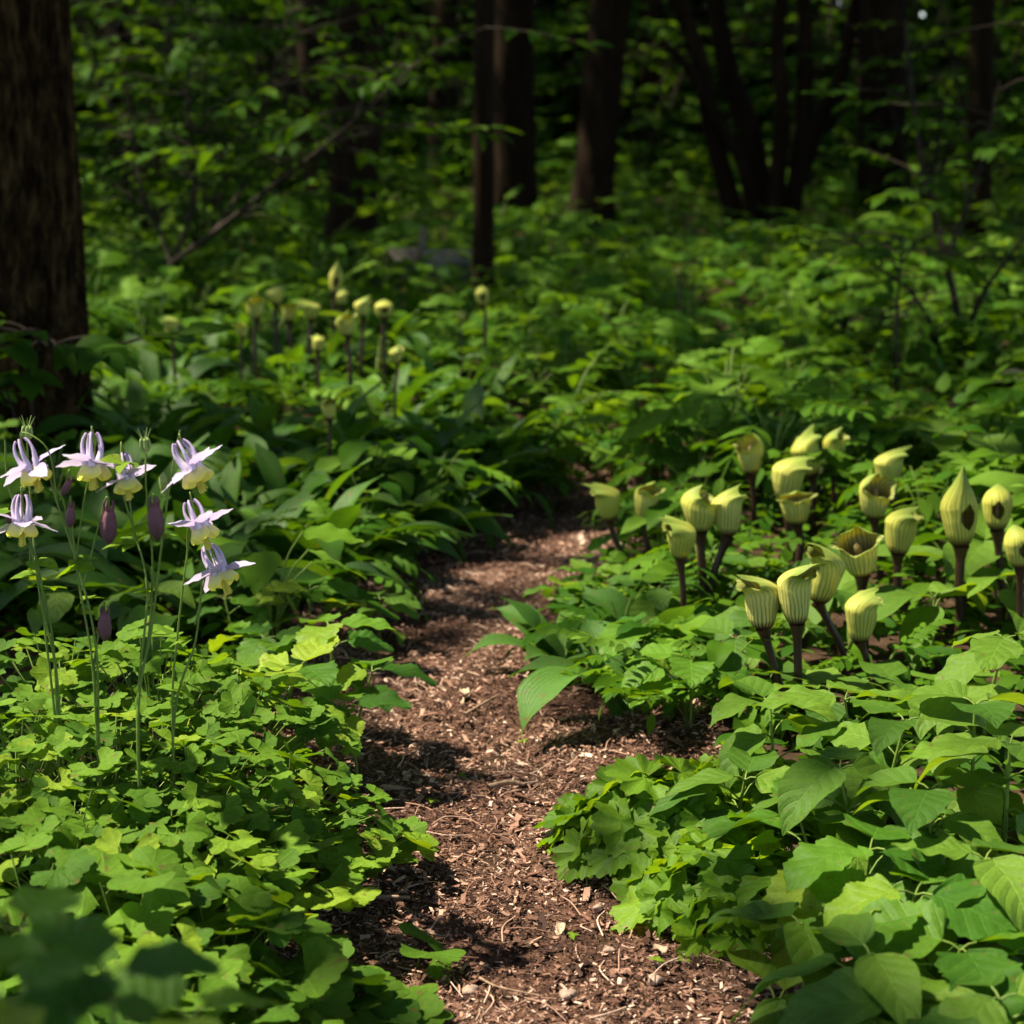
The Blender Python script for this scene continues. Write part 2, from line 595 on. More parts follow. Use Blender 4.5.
M['pebble'] = simple("pebble", [(.3, (.2, .13, .1)), (.7, (.42, .3, .24))], 60, .8, .25, .002)
M['twig'] = simple("dead_twig", [(.3, (.1, .06, .04)), (.7, (.34, .23, .16))], 70, .85, .15, .003)
M['dry_leaf'] = simple("dry_leaf", [(.3, (.25, .16, .1)), (.7, (.5, .38, .28))], 60, .8, .2, .003)


def uv_split(t):
    sep = t.nodes.new("ShaderNodeSeparateXYZ")
    t.links.new(attr(t, "luv").outputs["Vector"], sep.inputs[0])
    return sep.outputs[0], sep.outputs[1]


def spathe_col(t, inside=False):
    u, v = uv_split(t)
    w = math_n(t, 'ADD', math_n(t, 'MULTIPLY', u, 12), math_n(t, 'MULTIPLY', noise(t, 30, 2, .5, coords(t)), 1.2))
    st = math_n(t, 'ABSOLUTE', math_n(t, 'SUBTRACT', math_n(t, 'FRACT', w), .5))
    st = math_n(t, 'SUBTRACT', 1, math_n(t, 'MULTIPLY', st, 4.6), True)
    ti = attr(t, "tint").outputs["Fac"]
    pale = mix_c(t, ti, (.66, .65, .09), (.84, .80, .26))
    green = mix_c(t, ti, (.24, .37, .04), (.33, .43, .09))
    body = mix_c(t, math_n(t, 'MULTIPLY', st, .8), pale, green)
    body = mix_c(t, ramp_f(t, v, .72, 1.0), body, (.26, .36, .07))
    foot = math_n(t, 'ADD', ramp_f(t, v, .19, .03), math_n(t, 'MULTIPLY', math_n(t, 'MULTIPLY', st, ramp_f(t, v, .70, .12)), math_n(t, 'ADD', .35, math_n(t, 'MULTIPLY', ti, .75))), True)
    body = mix_c(t, foot, body, (.075, .02, .018))
    if inside:
        body = mix_c(t, math_n(t, 'ADD', .35, math_n(t, 'MULTIPLY', st, .5)), mix_c(t, ramp_f(t, v, .9, .5), body, (.20, .20, .05)), (.085, .03, .02))
    return body


M['spathe'] = soft_mat("spathe", spathe_col, .55, .5, .2, tc=(1.25, 1.15, .5))
M['spathe_in'] = soft_mat("spathe_lining", lambda t: spathe_col(t, True), .25, .5, .25)
M['spadix'] = simple("spadix", [(.3, (.05, .02, .015)), (.7, (.22, .17, .05))], 90, .5, .3, .001)


def petal_col(t):
    u, v = uv_split(t)
    c = mix_c(t, ramp_f(t, v, .0, .35), (.50, .40, .64), (.74, .72, .38))
    return mix_c(t, ramp_f(t, v, .5, 1.0), c, (.84, .80, .09))


def sepal_col(t):
    u, v = uv_split(t)
    au = math_n(t, 'ABSOLUTE', u)
    c = mix_c(t, ramp_f(t, v, .05, .9), (.40, .31, .60), (.55, .47, .73))
    vein = math_n(t, 'ABSOLUTE', math_n(t, 'SUBTRACT', math_n(t, 'FRACT', math_n(t, 'MULTIPLY', u, 3.0)), .5))
    return mix_c(t, math_n(t, 'MULTIPLY', math_n(t, 'SUBTRACT', 1, math_n(t, 'MULTIPLY', vein, 6), True), .35), c, (.48, .36, .60))


def spur_col(t):
    u, v = uv_split(t)
    return mix_c(t, ramp_f(t, v, .0, 1.0), (.66, .58, .72), (.40, .27, .50))


def bud_col(t):
    u, v = uv_split(t)
    c = mix_c(t, ramp_f(t, v, 0, .9), (.17, .058, .075), (.075, .026, .030))
    return mix_c(t, math_n(t, 'MULTIPLY', noise(t, 220, 2, .6, coords(t)), .5), c, (.21, .12, .15))


M['petal'] = soft_mat("columbine_petal", petal_col, .4, .55, .2)
M['sepal'] = soft_mat("columbine_sepal", sepal_col, .4, .55, .2)
M['spur'] = soft_mat("columbine_spur", spur_col, .2, .5, .25)
M['bud'] = soft_mat("columbine_bud", bud_col, .12, .6, .2)
M['green_bud'] = simple("green_bud", [(.3, (.14, .22, .05)), (.7, (.26, .33, .09))], 120, .5, .25, .001)
M['stamen'] = simple("stamen", [(.3, (.55, .47, .06)), (.7, (.75, .65, .12))], 150, .6, .2, .001)

# ------------------------------------------------------------------ ground and path
def graded(a, b, fine_a, fine_b, fine, growth):
    c = list(np.arange(fine_a, fine_b, fine))
    s = fine
    x = fine_b
    while x < b:
        c.append(x); s *= growth; x += s
    c.append(b)
    s, x = fine, fine_a - fine
    while x > a:
        c.append(x); s *= growth; x -= s
    c.append(a)
    return np.array(sorted(c))


def sheet(xs, ys, zf):
    X, Y = np.meshgrid(xs, ys)
    Z = zf(X, Y)
    n, m = X.shape
    i, j = np.meshgrid(np.arange(n - 1), np.arange(m - 1), indexing='ij')
    q = np.stack([i * m + j, i * m + j + 1, (i + 1) * m + j + 1, (i + 1) * m + j], -1).reshape(-1, 4)
    return np.stack([X, Y, Z], -1).reshape(-1, 3), q


def lumps(X, Y):
    r = np.random.default_rng(5)
    z = 0
    for k in (9, 17, 33, 60, 110):
        a = r.uniform(0, 6.28, 4)
        z = z + (np.sin(X * k * math.cos(a[0]) + Y * k * math.sin(a[0]) + a[1]) * np.sin(X * k * math.cos(a[2]) - Y * k * math.sin(a[2]) + a[3])) / k
    return z * .07


mb = MB()
mb.add(*sheet(graded(-150, 150, -2.5, 2.5, .05, 1.25), graded(-60, 250, 1.0, 7, .05, 1.2), lambda x, y: height(x, y) + lumps(x, y)))
tag(mb.build('ground', M['soil']), kind='structure')

mb = MB()
tt = np.linspace(-1, 1, 90)
yy = np.concatenate([np.arange(.2, 5.0, .011), np.arange(5.0, 12, .05)])
T_, Y_ = np.meshgrid(tt, yy)
edge = 1 + .08 * np.sin(Y_ * 9) + .06 * np.sin(Y_ * 23 + 1)
X_ = path_mid(Y_) + T_ * (path_half(Y_) + .1) * edge
Z_ = height(X_, Y_) + lumps(X_, Y_) + .004 + lumps(X_ * 1.7 + 3, Y_ * 1.7) * .6
n_, m_ = X_.shape
i, j = np.meshgrid(np.arange(n_ - 1), np.arange(m_ - 1), indexing='ij')
mb.add(np.stack([X_, Y_, Z_], -1).reshape(-1, 3), np.stack([i * m_ + j, i * m_ + j + 1, (i + 1) * m_ + j + 1, (i + 1) * m_ + j], -1).reshape(-1, 4))
tag(mb.build('path', M['mulch']), kind='structure')


def gz(x, y):
    x, y = np.asarray(x, float), np.asarray(y, float)
    return height(x, y) + lumps(x, y) + .004 + lumps(x * 1.7 + 3, y * 1.7) * .6


# wood chip mulch: uncountable
def flake(seed):
    r = np.random.default_rng(seed)
    a = np.linspace(0, 2 * PI, 8, endpoint=False)[[0, 1, 2, 3, 4, 5, 6, 7]]
    x = np.array([-.5, -.5, .0, .5, .5, .0]) + r.uniform(-.14, .14, 6)
    y = np.array([-.5, .5, .5, .5, -.5, -.5]) * r.uniform(.6, 1.0, 6)
    z = r.uniform(-.08, .08, 6)
    top = np.stack([x, y, z + .1], 1)
    bot = np.stack([x, y, z - .1], 1)
    v = np.vstack([top, bot])
    q = [(0, 1, 2, 5), (5, 2, 3, 4)] + [(k, (k + 1) % 6, (k + 1) % 6 + 6, k + 6) for k in range(6)]
    return v, np.array(q), np.zeros((12, 2))


mb = MB()
NCH = 130000
cy_ = 1.35 + 3.6 * RNG.uniform(0, 1, NCH) ** 1.5
cx_ = path_mid(cy_) + RNG.uniform(-1, 1, NCH) * (path_half(cy_) + .16)
ln = np.exp(RNG.normal(math.log(.0047), .58, NCH)).clip(.002, .036)
wr = RNG.uniform(.14, .6, NCH)
cz_ = gz(cx_, cy_) + RNG.uniform(0.000, .009, NCH)
Rm = rots(RNG.uniform(0, 6.28, NCH), RNG.normal(0, .4, NCH), RNG.normal(0, .35, NCH))
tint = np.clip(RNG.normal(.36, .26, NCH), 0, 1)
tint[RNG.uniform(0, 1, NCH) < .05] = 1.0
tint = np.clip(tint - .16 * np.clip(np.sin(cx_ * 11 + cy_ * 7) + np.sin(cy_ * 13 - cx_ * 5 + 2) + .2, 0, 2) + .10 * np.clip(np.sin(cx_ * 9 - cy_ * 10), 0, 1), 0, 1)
sel = RNG.integers(0, 6, NCH)
for k in range(6):
    s_ = sel == k
    v, q, uv = flake(k)
    D = np.stack([ln, ln * wr, ln * .22], 1)[s_]
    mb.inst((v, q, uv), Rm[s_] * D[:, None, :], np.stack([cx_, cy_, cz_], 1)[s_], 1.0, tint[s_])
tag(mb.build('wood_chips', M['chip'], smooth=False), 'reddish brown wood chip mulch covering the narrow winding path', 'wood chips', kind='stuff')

# fibres and straws in the mulch
mb = MB()
for k in range(420):
    y = 1.5 + 2.6 * RNG.uniform() ** 1.5
    x = float(path_mid(y) + RNG.uniform(-1, 1) * (path_half(y) + .05))
    a = RNG.uniform(0, 6.28)
    L = RNG.uniform(.02, .07)
    b = a + RNG.normal(0, .5)
    p0 = np.array([x, y, float(gz(x, y)) + .007])
    p1 = p0 + np.array([math.cos(a), math.sin(a), 0]) * L / 2 + [0, 0, RNG.uniform(0, .006)]
    p2 = p1 + np.array([math.cos(b), math.sin(b), 0]) * L / 2 - [0, 0, .004]
    tube(mb, smooth_path([p0, p1, p2], 3), RNG.uniform(.0005, .0013), 4, RNG.uniform(.3, 1))
tag(mb.build('plant_fibres', M['chip']), 'thin dry straws and fibres strewn through the path mulch', 'straw', kind='stuff')


def on_path(px, py):
    d = ray(px, py)
    t = 2.0
    for _ in range(30):
        p = np.array([0, 0, CAMZ]) + d * t
        t += (float(gz(p[0], p[1])) - p[2]) / d[2]
    return np.array([0, 0, CAMZ]) + d * t


def pebble(px, py, s, label, mat='pebble', sq=(1, .75, .6), seed=0):
    r = np.random.default_rng(seed + 100)
    p = on_path(px, py)
    th, ph = np.meshgrid(np.linspace(0, 2 * PI, 17)[:-1], np.linspace(.12, PI - .12, 9))
    d = np.stack([np.cos(th) * np.sin(ph), np.sin(th) * np.sin(ph), np.cos(ph)], -1)
    k = r.normal(0, 1, (5, 3))
    rr = 1 + sum(.1 * np.sin(d @ kk * 2.2 + i) for i, kk in enumerate(k))
    v = (d * rr[..., None] * np.array(sq) * s).reshape(-1, 3)
    i, j = np.meshgrid(np.arange(8), np.arange(16), indexing='ij')
    q = np.stack([i * 16 + j, i * 16 + (j + 1) % 16, (i + 1) * 16 + (j + 1) % 16, (i + 1) * 16 + j], -1).reshape(-1, 4)
    b = MB()
    b.add(v[:, [0, 1, 2]] @ rots(r.uniform(0, 6), 0, 0).T, q)
    o = b.build('pebble', M[mat])
    o.location = (p[0], p[1], p[2] + s * sq[2] * .5 + .004)
    tag(o, label, 'pebble', 'pebbles lying on the path')


for k, (px, py, s, lb) in enumerate([
        (470, 996, .0095, 'rounded pinkish pebble at the near end of the path'),
        (568, 1000, .010, 'flat pale pebble near the right bottom edge of the path'),
        (655, 985, .009, 'pale pebble beside the big leaves at lower right'),
        (598, 912, .008, 'small whitish pebble on shaded mulch below the ruffled plant'),
        (660, 968, .007, 'smaller grey pebble just behind the pale pebble at lower right'),
        (553, 838, .010, 'angular light pebble in the middle of the sunlit path'),
        (440, 706, .009, 'brown pebble at the path edge under the drooping strap leaf'),
        (610, 955, .007, 'tiny cream pebble amid chips left of the lower right leaves')]):
    pebble(px, py, s, lb, seed=k)


def twig(px0, py0, px1, py1, rad, label, bend=.01, seed=0):
    r = np.random.default_rng(seed)
    a, b = on_path(px0, py0), on_path(px1, py1)
    mid = (a + b) / 2 + np.array([r.normal(0, bend), r.normal(0, bend), .002])
    up = np.array([0, 0, rad + .007])
    bm = MB()
    pts = smooth_path([a + up, mid + up, b + up], 8)
    tube(bm, pts, rad * (1 + .12 * np.sin(np.arange(len(pts)) * 2.1)) * np.linspace(1, .6, len(pts)), 8)
    tag(bm.build('dead_twig', M['twig']), label, 'twig', 'dead twigs on the path')


twig(488, 795, 524, 792, .0048, 'short stout light brown twig in the middle of the path', seed=1)
twig(345, 903, 410, 905, .0034, 'thin straight twig at the left edge of the near path', seed=2)
twig(395, 928, 450, 938, .0018, 'slender curved twig below the straight twig on the left', .012, seed=3)
twig(480, 985, 540, 1003, .0016, 'fine pale twig crossing the near middle of the path', .02, seed=4)
twig(660, 905, 700, 930, .0026, 'dark little twig under the ruffled plant', seed=5)
twig(465, 720, 500, 700, .0025, 'small twig on the shaded bend of the path', seed=6)

for k, (px, py, s, lb) in enumerate([
        (368, 876, .026, 'crumpled pale dry leaf at the left edge of the path'),
        (655, 955, .016, 'curled tan dry leaf near the pale pebbles'),
        (465, 702, .018, 'long pale dry leaf on the shaded bend of the path'),
        (560, 935, .012, 'small cream leaf scrap in the middle of the near path'),
        (420, 790, .013, 'bleached leaf scrap on the left half of the sunlit path')]):
    bm = MB()
    for h_ in range(3):
        tp = leaf_grid(s * 1.6, s, ovate, n=6, m=2, droop=.8, fold=.4, wave=.16, wk=2, seed=k * 3 + h_)
        bm.inst(tp, rots(RNG.uniform(0, 6), RNG.normal(.1, .2), RNG.normal(0, .3)), (RNG.normal(0, s * .3), RNG.normal(0, s * .3), .006 + .002 * h_), 1)
        if k in (1, 4): break
    o = bm.build('dry_leaf', M['dry_leaf'])
    o.location = tuple(on_path(px, py) + [0, 0, .005])
    tag(o, lb, 'dry leaf', 'dry leaves on the path')

# ------------------------------------------------------------------ low leafy ground cover (uncountable)
mb = MB()
NG = 44000
gy = 1.2 + 22 * RNG.uniform(0, 1, NG) ** 1.7
gx = RNG.uniform(-1, 1, NG) * (.36 * gy + .5)
side = np.abs(gx - path_mid(gy)) - path_half(gy)
keep = side > np.where(gy < 4.6, .10, -.1) + RNG.uniform(0, .12, NG)
gx, gy = gx[keep], gy[keep]
n = len(gx)
gzv = height(gx, gy) + RNG.uniform(.01, .085, n) * np.clip(gy / 4, .5, 1.2)
for k in range(2):
    s_ = np.arange(n) % 2 == k
    mb.inst(T_SMALL[k], rots(RNG.uniform(0, 6.28, n), RNG.normal(.1, .35, n), RNG.normal(0, .3, n))[s_], np.stack([gx, gy, gzv], 1)[s_],
            (RNG.uniform(.7, 1.3, n) * np.clip(gy / 4, .8, 1.9))[s_], RNG.uniform(0, .8, n)[s_])
tag(mb.build('ground_cover', M['under']), 'low small-leaved green ground cover between the taller plants', 'ground cover', kind='stuff')


# ------------------------------------------------------------------ trees: trunks, limbs, crowns
def bark_trunk(name, pts, rad, parent, sides=40, ridge=.05, nseg=60, mat='bark', seed=0, nr=0):
    """furrowed trunk along a polyline, with real ridges"""
    r = np.random.default_rng(seed)
    p = smooth_path(pts, max(3, nseg // max(1, len(pts) - 1)))
    n = len(p)
    rr = np.interp(np.linspace(0, 1, n), np.linspace(0, 1, len(rad)), rad)
    bm = MB()
    tube(bm, p, rr, sides)
    v = bm.v[0].reshape(n, sides, 3)
    th = np.linspace(0, 2 * PI, sides, endpoint=False)
    d = v - p[:, None]
    z = np.arange(n)[:, None] / n
    k1, k2 = (nr or int(sides / 4)), int(min(sides / 6, 13))
    wob = r.uniform(0, 6, 6)
    ph = .8 * np.sin(z * 17 + wob[0]) + .5 * np.sin(z * 41 + wob[1])
    q = 2.0 if nr else 1.0
    f = np.abs(np.sin(th[None] * k1 / 2 + ph * q + .8 * np.sin(z * 60 * q + th[None] * 3) + .5 * np.sin(z * 170 * q - th[None] * 7))) ** .6 - .6
    f = f * (.6 + .5 * np.sin(z * 140 * q + th[None] * 11 + 2 * np.sin(th[None] * 9)) ** 2) + .3 * np.sin(th[None] * k2 + wob[2] + 2 * np.sin(z * 25 + wob[3]))
    bm.v[0] = (p[:, None] + d * (1 + ridge * f[..., None])).reshape(-1, 3)
    return bm.build(name, M[mat], parent)


def lit(x, y):
    """world patches (on a plane a little above the ground) where canopy leaves are left out on purpose to let the sun through"""
    L = np.zeros_like(x)
    q = (np.sin(x * 2.3 + y * 1.1 + .6) + np.sin(x * 1.2 - y * 2.7 + 2.1) + np.sin(x * 4.1 + y * 3.3) * .7 + np.sin(y * 4.9 - x * 3.1 + 1.3) * .7) / 3.4
    L = np.maximum(L, np.clip((q - .17) * 4, 0, .85) * np.where((x > -2.6) & (x < .1) & (y > 6.6) & (y < 9.5), .35, np.where(y > 8.5, .6, 1)) * np.clip((y - 4.6) / 1.0, 0, 1))
    L = np.maximum(L, np.where(y > 15, .48, 0))
    for cx, cy, rx, ry, s in LIT:
        d = ((x - cx) / rx) ** 2 + ((y - cy) / ry) ** 2
        L = np.maximum(L, s * np.clip(1.6 - d, 0, 1) )
    return L


LIT = [(-.45, 3.6, .25, .25, .55), (-.2, 4.4, .2, .3, .6), (-.55, 5.6, .65, .75, 1.0), (-.34, 1.2, .3, .25, .55), (-.15, 6.1, .25, .35, .95), (-1.1, 5.3, .3, .4, .9), (-.22, 2.55, .14, .5, .9), (-.26, 3.1, .14, .3, .8), (.85, 1.85, .3, .25, .7), (-.05, 2.45, .30, .5, .95), (.05, 1.95, .3, .3, .9), (-.1, 3.55, .2, .3, .8), (0, 3.2, .2, .3, .7), (-2.5, 12, 1.1, 2, .9), (.1, 4.1, .22, .3, .95), (1.0, 4.3, .5, .35, .8), (1.35, 5.0, .5, .4, .7), (.2, 3.45, .25, .22, 1.0), (-.42, 1.56, .48, .2, .9), (.45, 1.66, .45, .2, .6), (.62, 2.1, .4, .3, .9), (1.7, 8.2, .9, 1.0, 1.0), (-.95, 5.3, .6, .5, 1.0), (-1.2, 6.6, .5, .6, .9), (-.75, 5.9, .65, .65, 1.0), (-.1, 6.6, .25, .4, .9), (.25, 5.0, .4, .5, .95), (.75, 5.6, .45, .5, .85), (-.35, 5.0, .3, .4, .7), (.6, 6.8, .4, .5, .7), (-.55, 4.3, .2, .3, .6), (.62, 3.85, .3, .25, .9), (.95, 3.1, .3, .3, .9), (-.28, 1.96, .30, .15, 1.0), (.1, 2.55, .2, .3, .85), (.2, 2.75, .26, .3, .9), (.62, 1.78, .4, .2, .5), (.75, 2.45, .4, .35, .9), (-.62, 1.95, .25, .2, .9), (-.62, 1.6, .2, .12, .6), (.55, 3.05, .35, .3, .95),
       (.95, 4.2, .35, .4, .6), (-.55, 4.6, .3, .4, .45), (0, 1.95, .12, .1, .8), (-.50, 2.34, .42, .34, 1.0), (-.42, 1.80, .40, .16, .95), (-.16, 2.22, .12, .22, .9), (-.40, 1.60, .30, .10, .7),
       (-.02, 2.85, .30, .26, .95), (.02, 2.2, .18, .22, .72), (-.28, 2.75, .12, .22, .8),
       (.42, 2.55, .36, .34, 1.0), (.55, 2.05, .36, .26, .92), (.25, 2.1, .14, .18, .85), (.85, 2.9, .34, .3, 1.0), (.35, 3.05, .2, .2, .9),
       (.75, 3.5, .45, .25, .9), (.3, 3.45, .18, .2, .9), (.45, 1.72, .3, .14, .55),
       (.12, 4.5, .16, .35, .9), (.0, 5.4, .32, .6, .75), (.4, 5.9, .25, .6, .75), (.2, 6.9, .4, .6, .6), (1.1, 4.6, .5, .4, .5),
       (-1.3, 7.3, .9, .8, .75), (-.55, 7.2, .35, .5, .7), (-2.3, 9.5, .8, 1.2, .8), (-.1, 8.4, .3, .5, .6), (.1, 9.5, .5, .6, .6),
       (1.0, 7.2, .35, .5, .7), (2.2, 8.2, .9, .7, .8), (1.7, 6.0, .4, .4, .5), (1.1, 10.5, .9, .8, .6), (3.2, 12, .8, 1.2, .8), (-3.4, 14, .8, 1.5, .7),
       (-.3, 15, .8, 1.5, .7), (.2, 20, 1.0, 1.5, .8), (2.2, 19, 1.2, 1.5, .7), (4.5, 18, 1.0, 2, .7), (-4, 20, 1.2, 2, .7), (-1.6, 12, .4, .6, .5)]
LIT += [(x_, y_, r_, r_ * 1.3, .85) for x_, y_, r_ in zip(RNG.uniform(-10, 8, 34), RNG.uniform(14.5, 31, 34), RNG.uniform(.5, 1.3, 34))]

# --- trees: (trunk polyline world, radii, label)
TREES = []


def tree(pts, rad, label, sides=28, ridge=.05, nr=0, seed=0):
    base = np.array(pts[0], float)
    t = thing('tree', label, 'tree', base, 0, 'trees of the woodland')
    local = [np.array(p, float) - base for p in pts]
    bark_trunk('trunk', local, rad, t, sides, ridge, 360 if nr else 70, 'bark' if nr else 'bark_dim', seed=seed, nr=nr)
    TREES.append((t, base, [np.array(p, float) for p in pts], rad))
    return t


def gnd(x, y):
    return np.array([x, y, float(height(x, y)) - .05])


def trunk_px(px, py, Y, top, rpx, label, H=8.0, seed=0, sides=28, flare=1.35):
    """trunk through two picture points at distance Y, carried on up to H"""
    a, b = at(px, py, Y), at(top[0], top[1], Y)
    d = (b - a) / max(b[2] - a[2], .1)
    g = gnd(a[0], Y)
    p0 = a + d * (g[2] - a[2])
    r = rpx / FPX * Y
    pts = [p0, p0 + d * .5, p0 + d * 2, p0 + d * 4 + [.1, 0, 0], p0 + d * H]
    return tree(pts, [r * flare, r * 1.05, r, r * .8, r * .35], label, seed=seed, sides=sides)


# big bark tree at the left
x0 = -1.345
tree([gnd(x0, 4.6), np.array([x0, 4.6, .35]), np.array([x0 + .0, 4.6, 1.2]), np.array([x0 - .02, 4.62, 3.5]), np.array([x0 - .1, 4.7, 9])],
     [.258, .238, .233, .2, .08], 'large dark tree with furrowed bark at the left edge', sides=420, ridge=.075, seed=1, nr=56)
trunk_px(352, 220, 11.5, (364, 0), 23, 'dark trunk half hidden by sapling leaves, left of the slim trunk', seed=2)
trunk_px(483, 270, 9.5, (486, 0), 10, 'slim straight tree rising beside the grey fallen log', 7, seed=3)
trunk_px(514, 200, 15, (513, 0), 21, 'broad dark tree directly behind the slim straight tree', seed=4)
trunk_px(593, 190, 14, (612, 0), 19, 'dark tree leaning slightly right, near the middle of the wood', seed=5, flare=1.7)
trunk_px(882, 170, 14, (884, 0), 23, 'thick dark tree behind the thin right-hand shrub', seed=6)
trunk_px(980, 160, 13, (984, 0), 11, 'narrow dark tree near the right edge of the wood', seed=7)
trunk_px(320, 240, 15, (310, 0), 13, 'dim far trunk between the sapling and the left dark trunk', seed=8)
trunk_px(440, 200, 20, (446, 0), 12, 'thin far trunk in the gloom between two nearer trunks', seed=9)
trunk_px(655, 190, 21, (652, 0), 12, 'thin far trunk right of the leaning tree', seed=10)
trunk_px(120, 200, 16, (112, 0), 16, 'dim trunk just right of the large bark tree', seed=11)

# clump of stems growing from one base
b0 = at(765, 200, 14)
base = gnd(b0[0], 14)
t = thing('multi_stemmed_tree', 'dark tree of several stems fanning from one base', 'tree', base, 0, None)
for k, (pl, rpx) in enumerate([([(735, 205), (712, 130), (700, 60), (672, -10), (640, -90)], 9), ([(765, 205), (752, 140), (728, 70), (715, 0), (700, -90)], 11),
                               ([(775, 205), (782, 120), (778, 40), (790, -90)], 8), ([(800, 205), (803, 120), (805, 40), (803, -90)], 8),
                               ([(785, 205), (812, 140), (838, 85), (850, 30), (870, -60)], 8), ([(757, 205), (742, 165), (712, 110), (690, 70), (660, 40)], 6)]):
    P = [at(x, y, 14 + .25 * math.sin(k * 2)) - base for x, y in pl]
    P[0][2] = -.02
    P[0][:2] *= .7
    r = rpx / FPX * 14
    bark_trunk('stem', P, [r * 1.2, r, r * .9, r * .7], t, 16, .05, 40, 'bark_dim', seed=20 + k)
TREES.append((t, base, [base, base + [0, 0, 2], base + [0, 0, 7]], [.1, .1, .05]))

# trees standing beside the frame whose crowns shade it
for k, (x, y, lb) in enumerate([(-4.6, 6.5, 'shade tree beyond the large bark tree on the left'), (-6, 13, 'shade tree deep in the left of the wood'), (-3.8, .8, 'shade tree beside the columbines, outside the view'),
                                (3.6, 4.2, 'shade tree right of the shrub'), (5.6, 10, 'shade tree deep in the right of the wood'), (2.9, -1.8, 'shade tree behind the viewpoint on the right'),
                                (-2.2, -3.5, 'shade tree behind the viewpoint on the left'), (-9, 8, 'shade tree at the far left'), (8.5, 18, 'shade tree at the far right'), (-8, 20, 'shade tree in the far left depth')]):
    g = gnd(x, y)
    tree([g, g + [0, 0, .6], g + [.05, 0, 3], g + [0, .1, 8.5]], [.26, .2, .17, .07], lb, seed=40 + k)

# canopy leaves, cut away along the sun for chosen light patches, shared to nearest tree
NC = 13500
cxy = np.stack([RNG.uniform(-17, 13, NC), RNG.uniform(-8, 36, NC)], 1)
cz = RNG.uniform(5.0, 9.2, NC)
PERC = 13
P = np.repeat(np.column_stack([cxy, cz]), PERC, axis=0) + RNG.normal(0, [.42, .42, .28], (NC * PERC, 3))
size = RNG.uniform(1.5, 2.9, len(P))
sh = P[:, :2] - np.array([SUN.x, SUN.y])[None] / SUN.z * (P[:, 2:3] - .22)
nearzone = (np.abs(sh[:, 0]) < 2.2) & (sh[:, 1] > .8) & (sh[:, 1] < 10)
size[nearzone] *= .80
Lf = lit(sh[:, 0], sh[:, 1])
keep = RNG.uniform(0, 1, len(P)) > Lf
P, size = P[keep], size[keep]
tb = np.array([b for _, b, _, _ in TREES])[:, :2]
own = np.argmin(((P[:, None, :2] - tb[None]) ** 2).sum(-1), 1)
for ti_, (t, base, pts, rad) in enumerate(TREES):
    s_ = own == ti_
    n = int(s_.sum())
    if n == 0: continue
    bm = MB()
    bm.inst(T_TREE[0], rots(RNG.uniform(0, 6.28, n), RNG.normal(-.1, .45, n), RNG.normal(0, .45, n)), P[s_] - base, size[s_] * 1.25, RNG.uniform(0, 1, n))
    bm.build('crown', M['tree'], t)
    lm = MB()
    idx = np.where(s_)[0]
    top = pts[-1]
    for q_ in RNG.choice(idx, min(len(idx), 26), replace=False):
        f = RNG.uniform(.45, .95)
        k_ = min(int(f * (len(pts) - 1)), len(pts) - 2)
        ff = f * (len(pts) - 1) - k_
        a = pts[k_] * (1 - ff) + pts[k_ + 1] * ff
        if a[2] < 3.2: a = pts[-1] * .6 + pts[-2] * .4
        e = P[q_]
        m_ = (a + e) / 2 + [0, 0, .35]
        tube(lm, smooth_path([a - base, m_ - base, e - base], 5), np.linspace(.022, .004, 11), 5)
    lm.build('limbs', M['bark'], t)

# far-off wood closing the view all round
mb = MB()
NF = 92000
a_ = np.concatenate([RNG.uniform(-.45, .45, 70000), RNG.uniform(-PI, PI, NF - 70000)])
rr_ = RNG.uniform(22, 33, NF)
zz_ = 6.5 * RNG.uniform(0, 1, NF) ** 1.2
fx, fy = np.sin(a_) * rr_, np.cos(a_) * rr_
mb.inst(T_TREE[1], rots(RNG.uniform(0, 6.28, NF), RNG.normal(-.2, .5, NF), RNG.normal(0, .5, NF)), np.stack([fx, fy, zz_ + height(fx * 0 + 3, np.abs(fy))], 1), RNG.uniform(2.2, 4.6, NF), RNG.uniform(0, 1, NF))
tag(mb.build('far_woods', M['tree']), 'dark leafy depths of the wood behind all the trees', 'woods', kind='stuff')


# ------------------------------------------------------------------ woody shrubs and saplings
def spray(bm, p, yaw, L, nl, ls, r, pitch=0.0, tw=None):
    """leafy twig lying roughly flat"""
    d = np.array([-math.sin(yaw) * math.cos(pitch), math.cos(yaw) * math.cos(pitch), math.sin(pitch)])
    pts = np.array([p + d * L * f + [0, 0, -.12 * L * f * f] for f in np.linspace(0, 1, 5)])
    if tw is not None:
        tube(tw, pts, np.linspace(.004, .0015, 5), 4, m=1)
    k = np.arange(nl)
    f = .2 + .8 * (k + .5) / nl
    pos = p + d * (L * f)[:, None] + np.array([0, 0, -.12 * L])[None] * (f ** 2)[:, None]
    sg = np.where(k % 2, 1, -1)
    ya = yaw + sg * r.uniform(.6, 1.15, nl)
    ya[-1] = yaw
    bm.inst(T_TREE[int(r.integers(0, 3))], rots(ya, pitch * .5 + r.normal(-.15, .22, nl), r.normal(0, .25, nl)), pos, ls * r.uniform(.75, 1.2, nl), r.uniform(0, 1) * .6 + r.uniform(0, .4, nl))


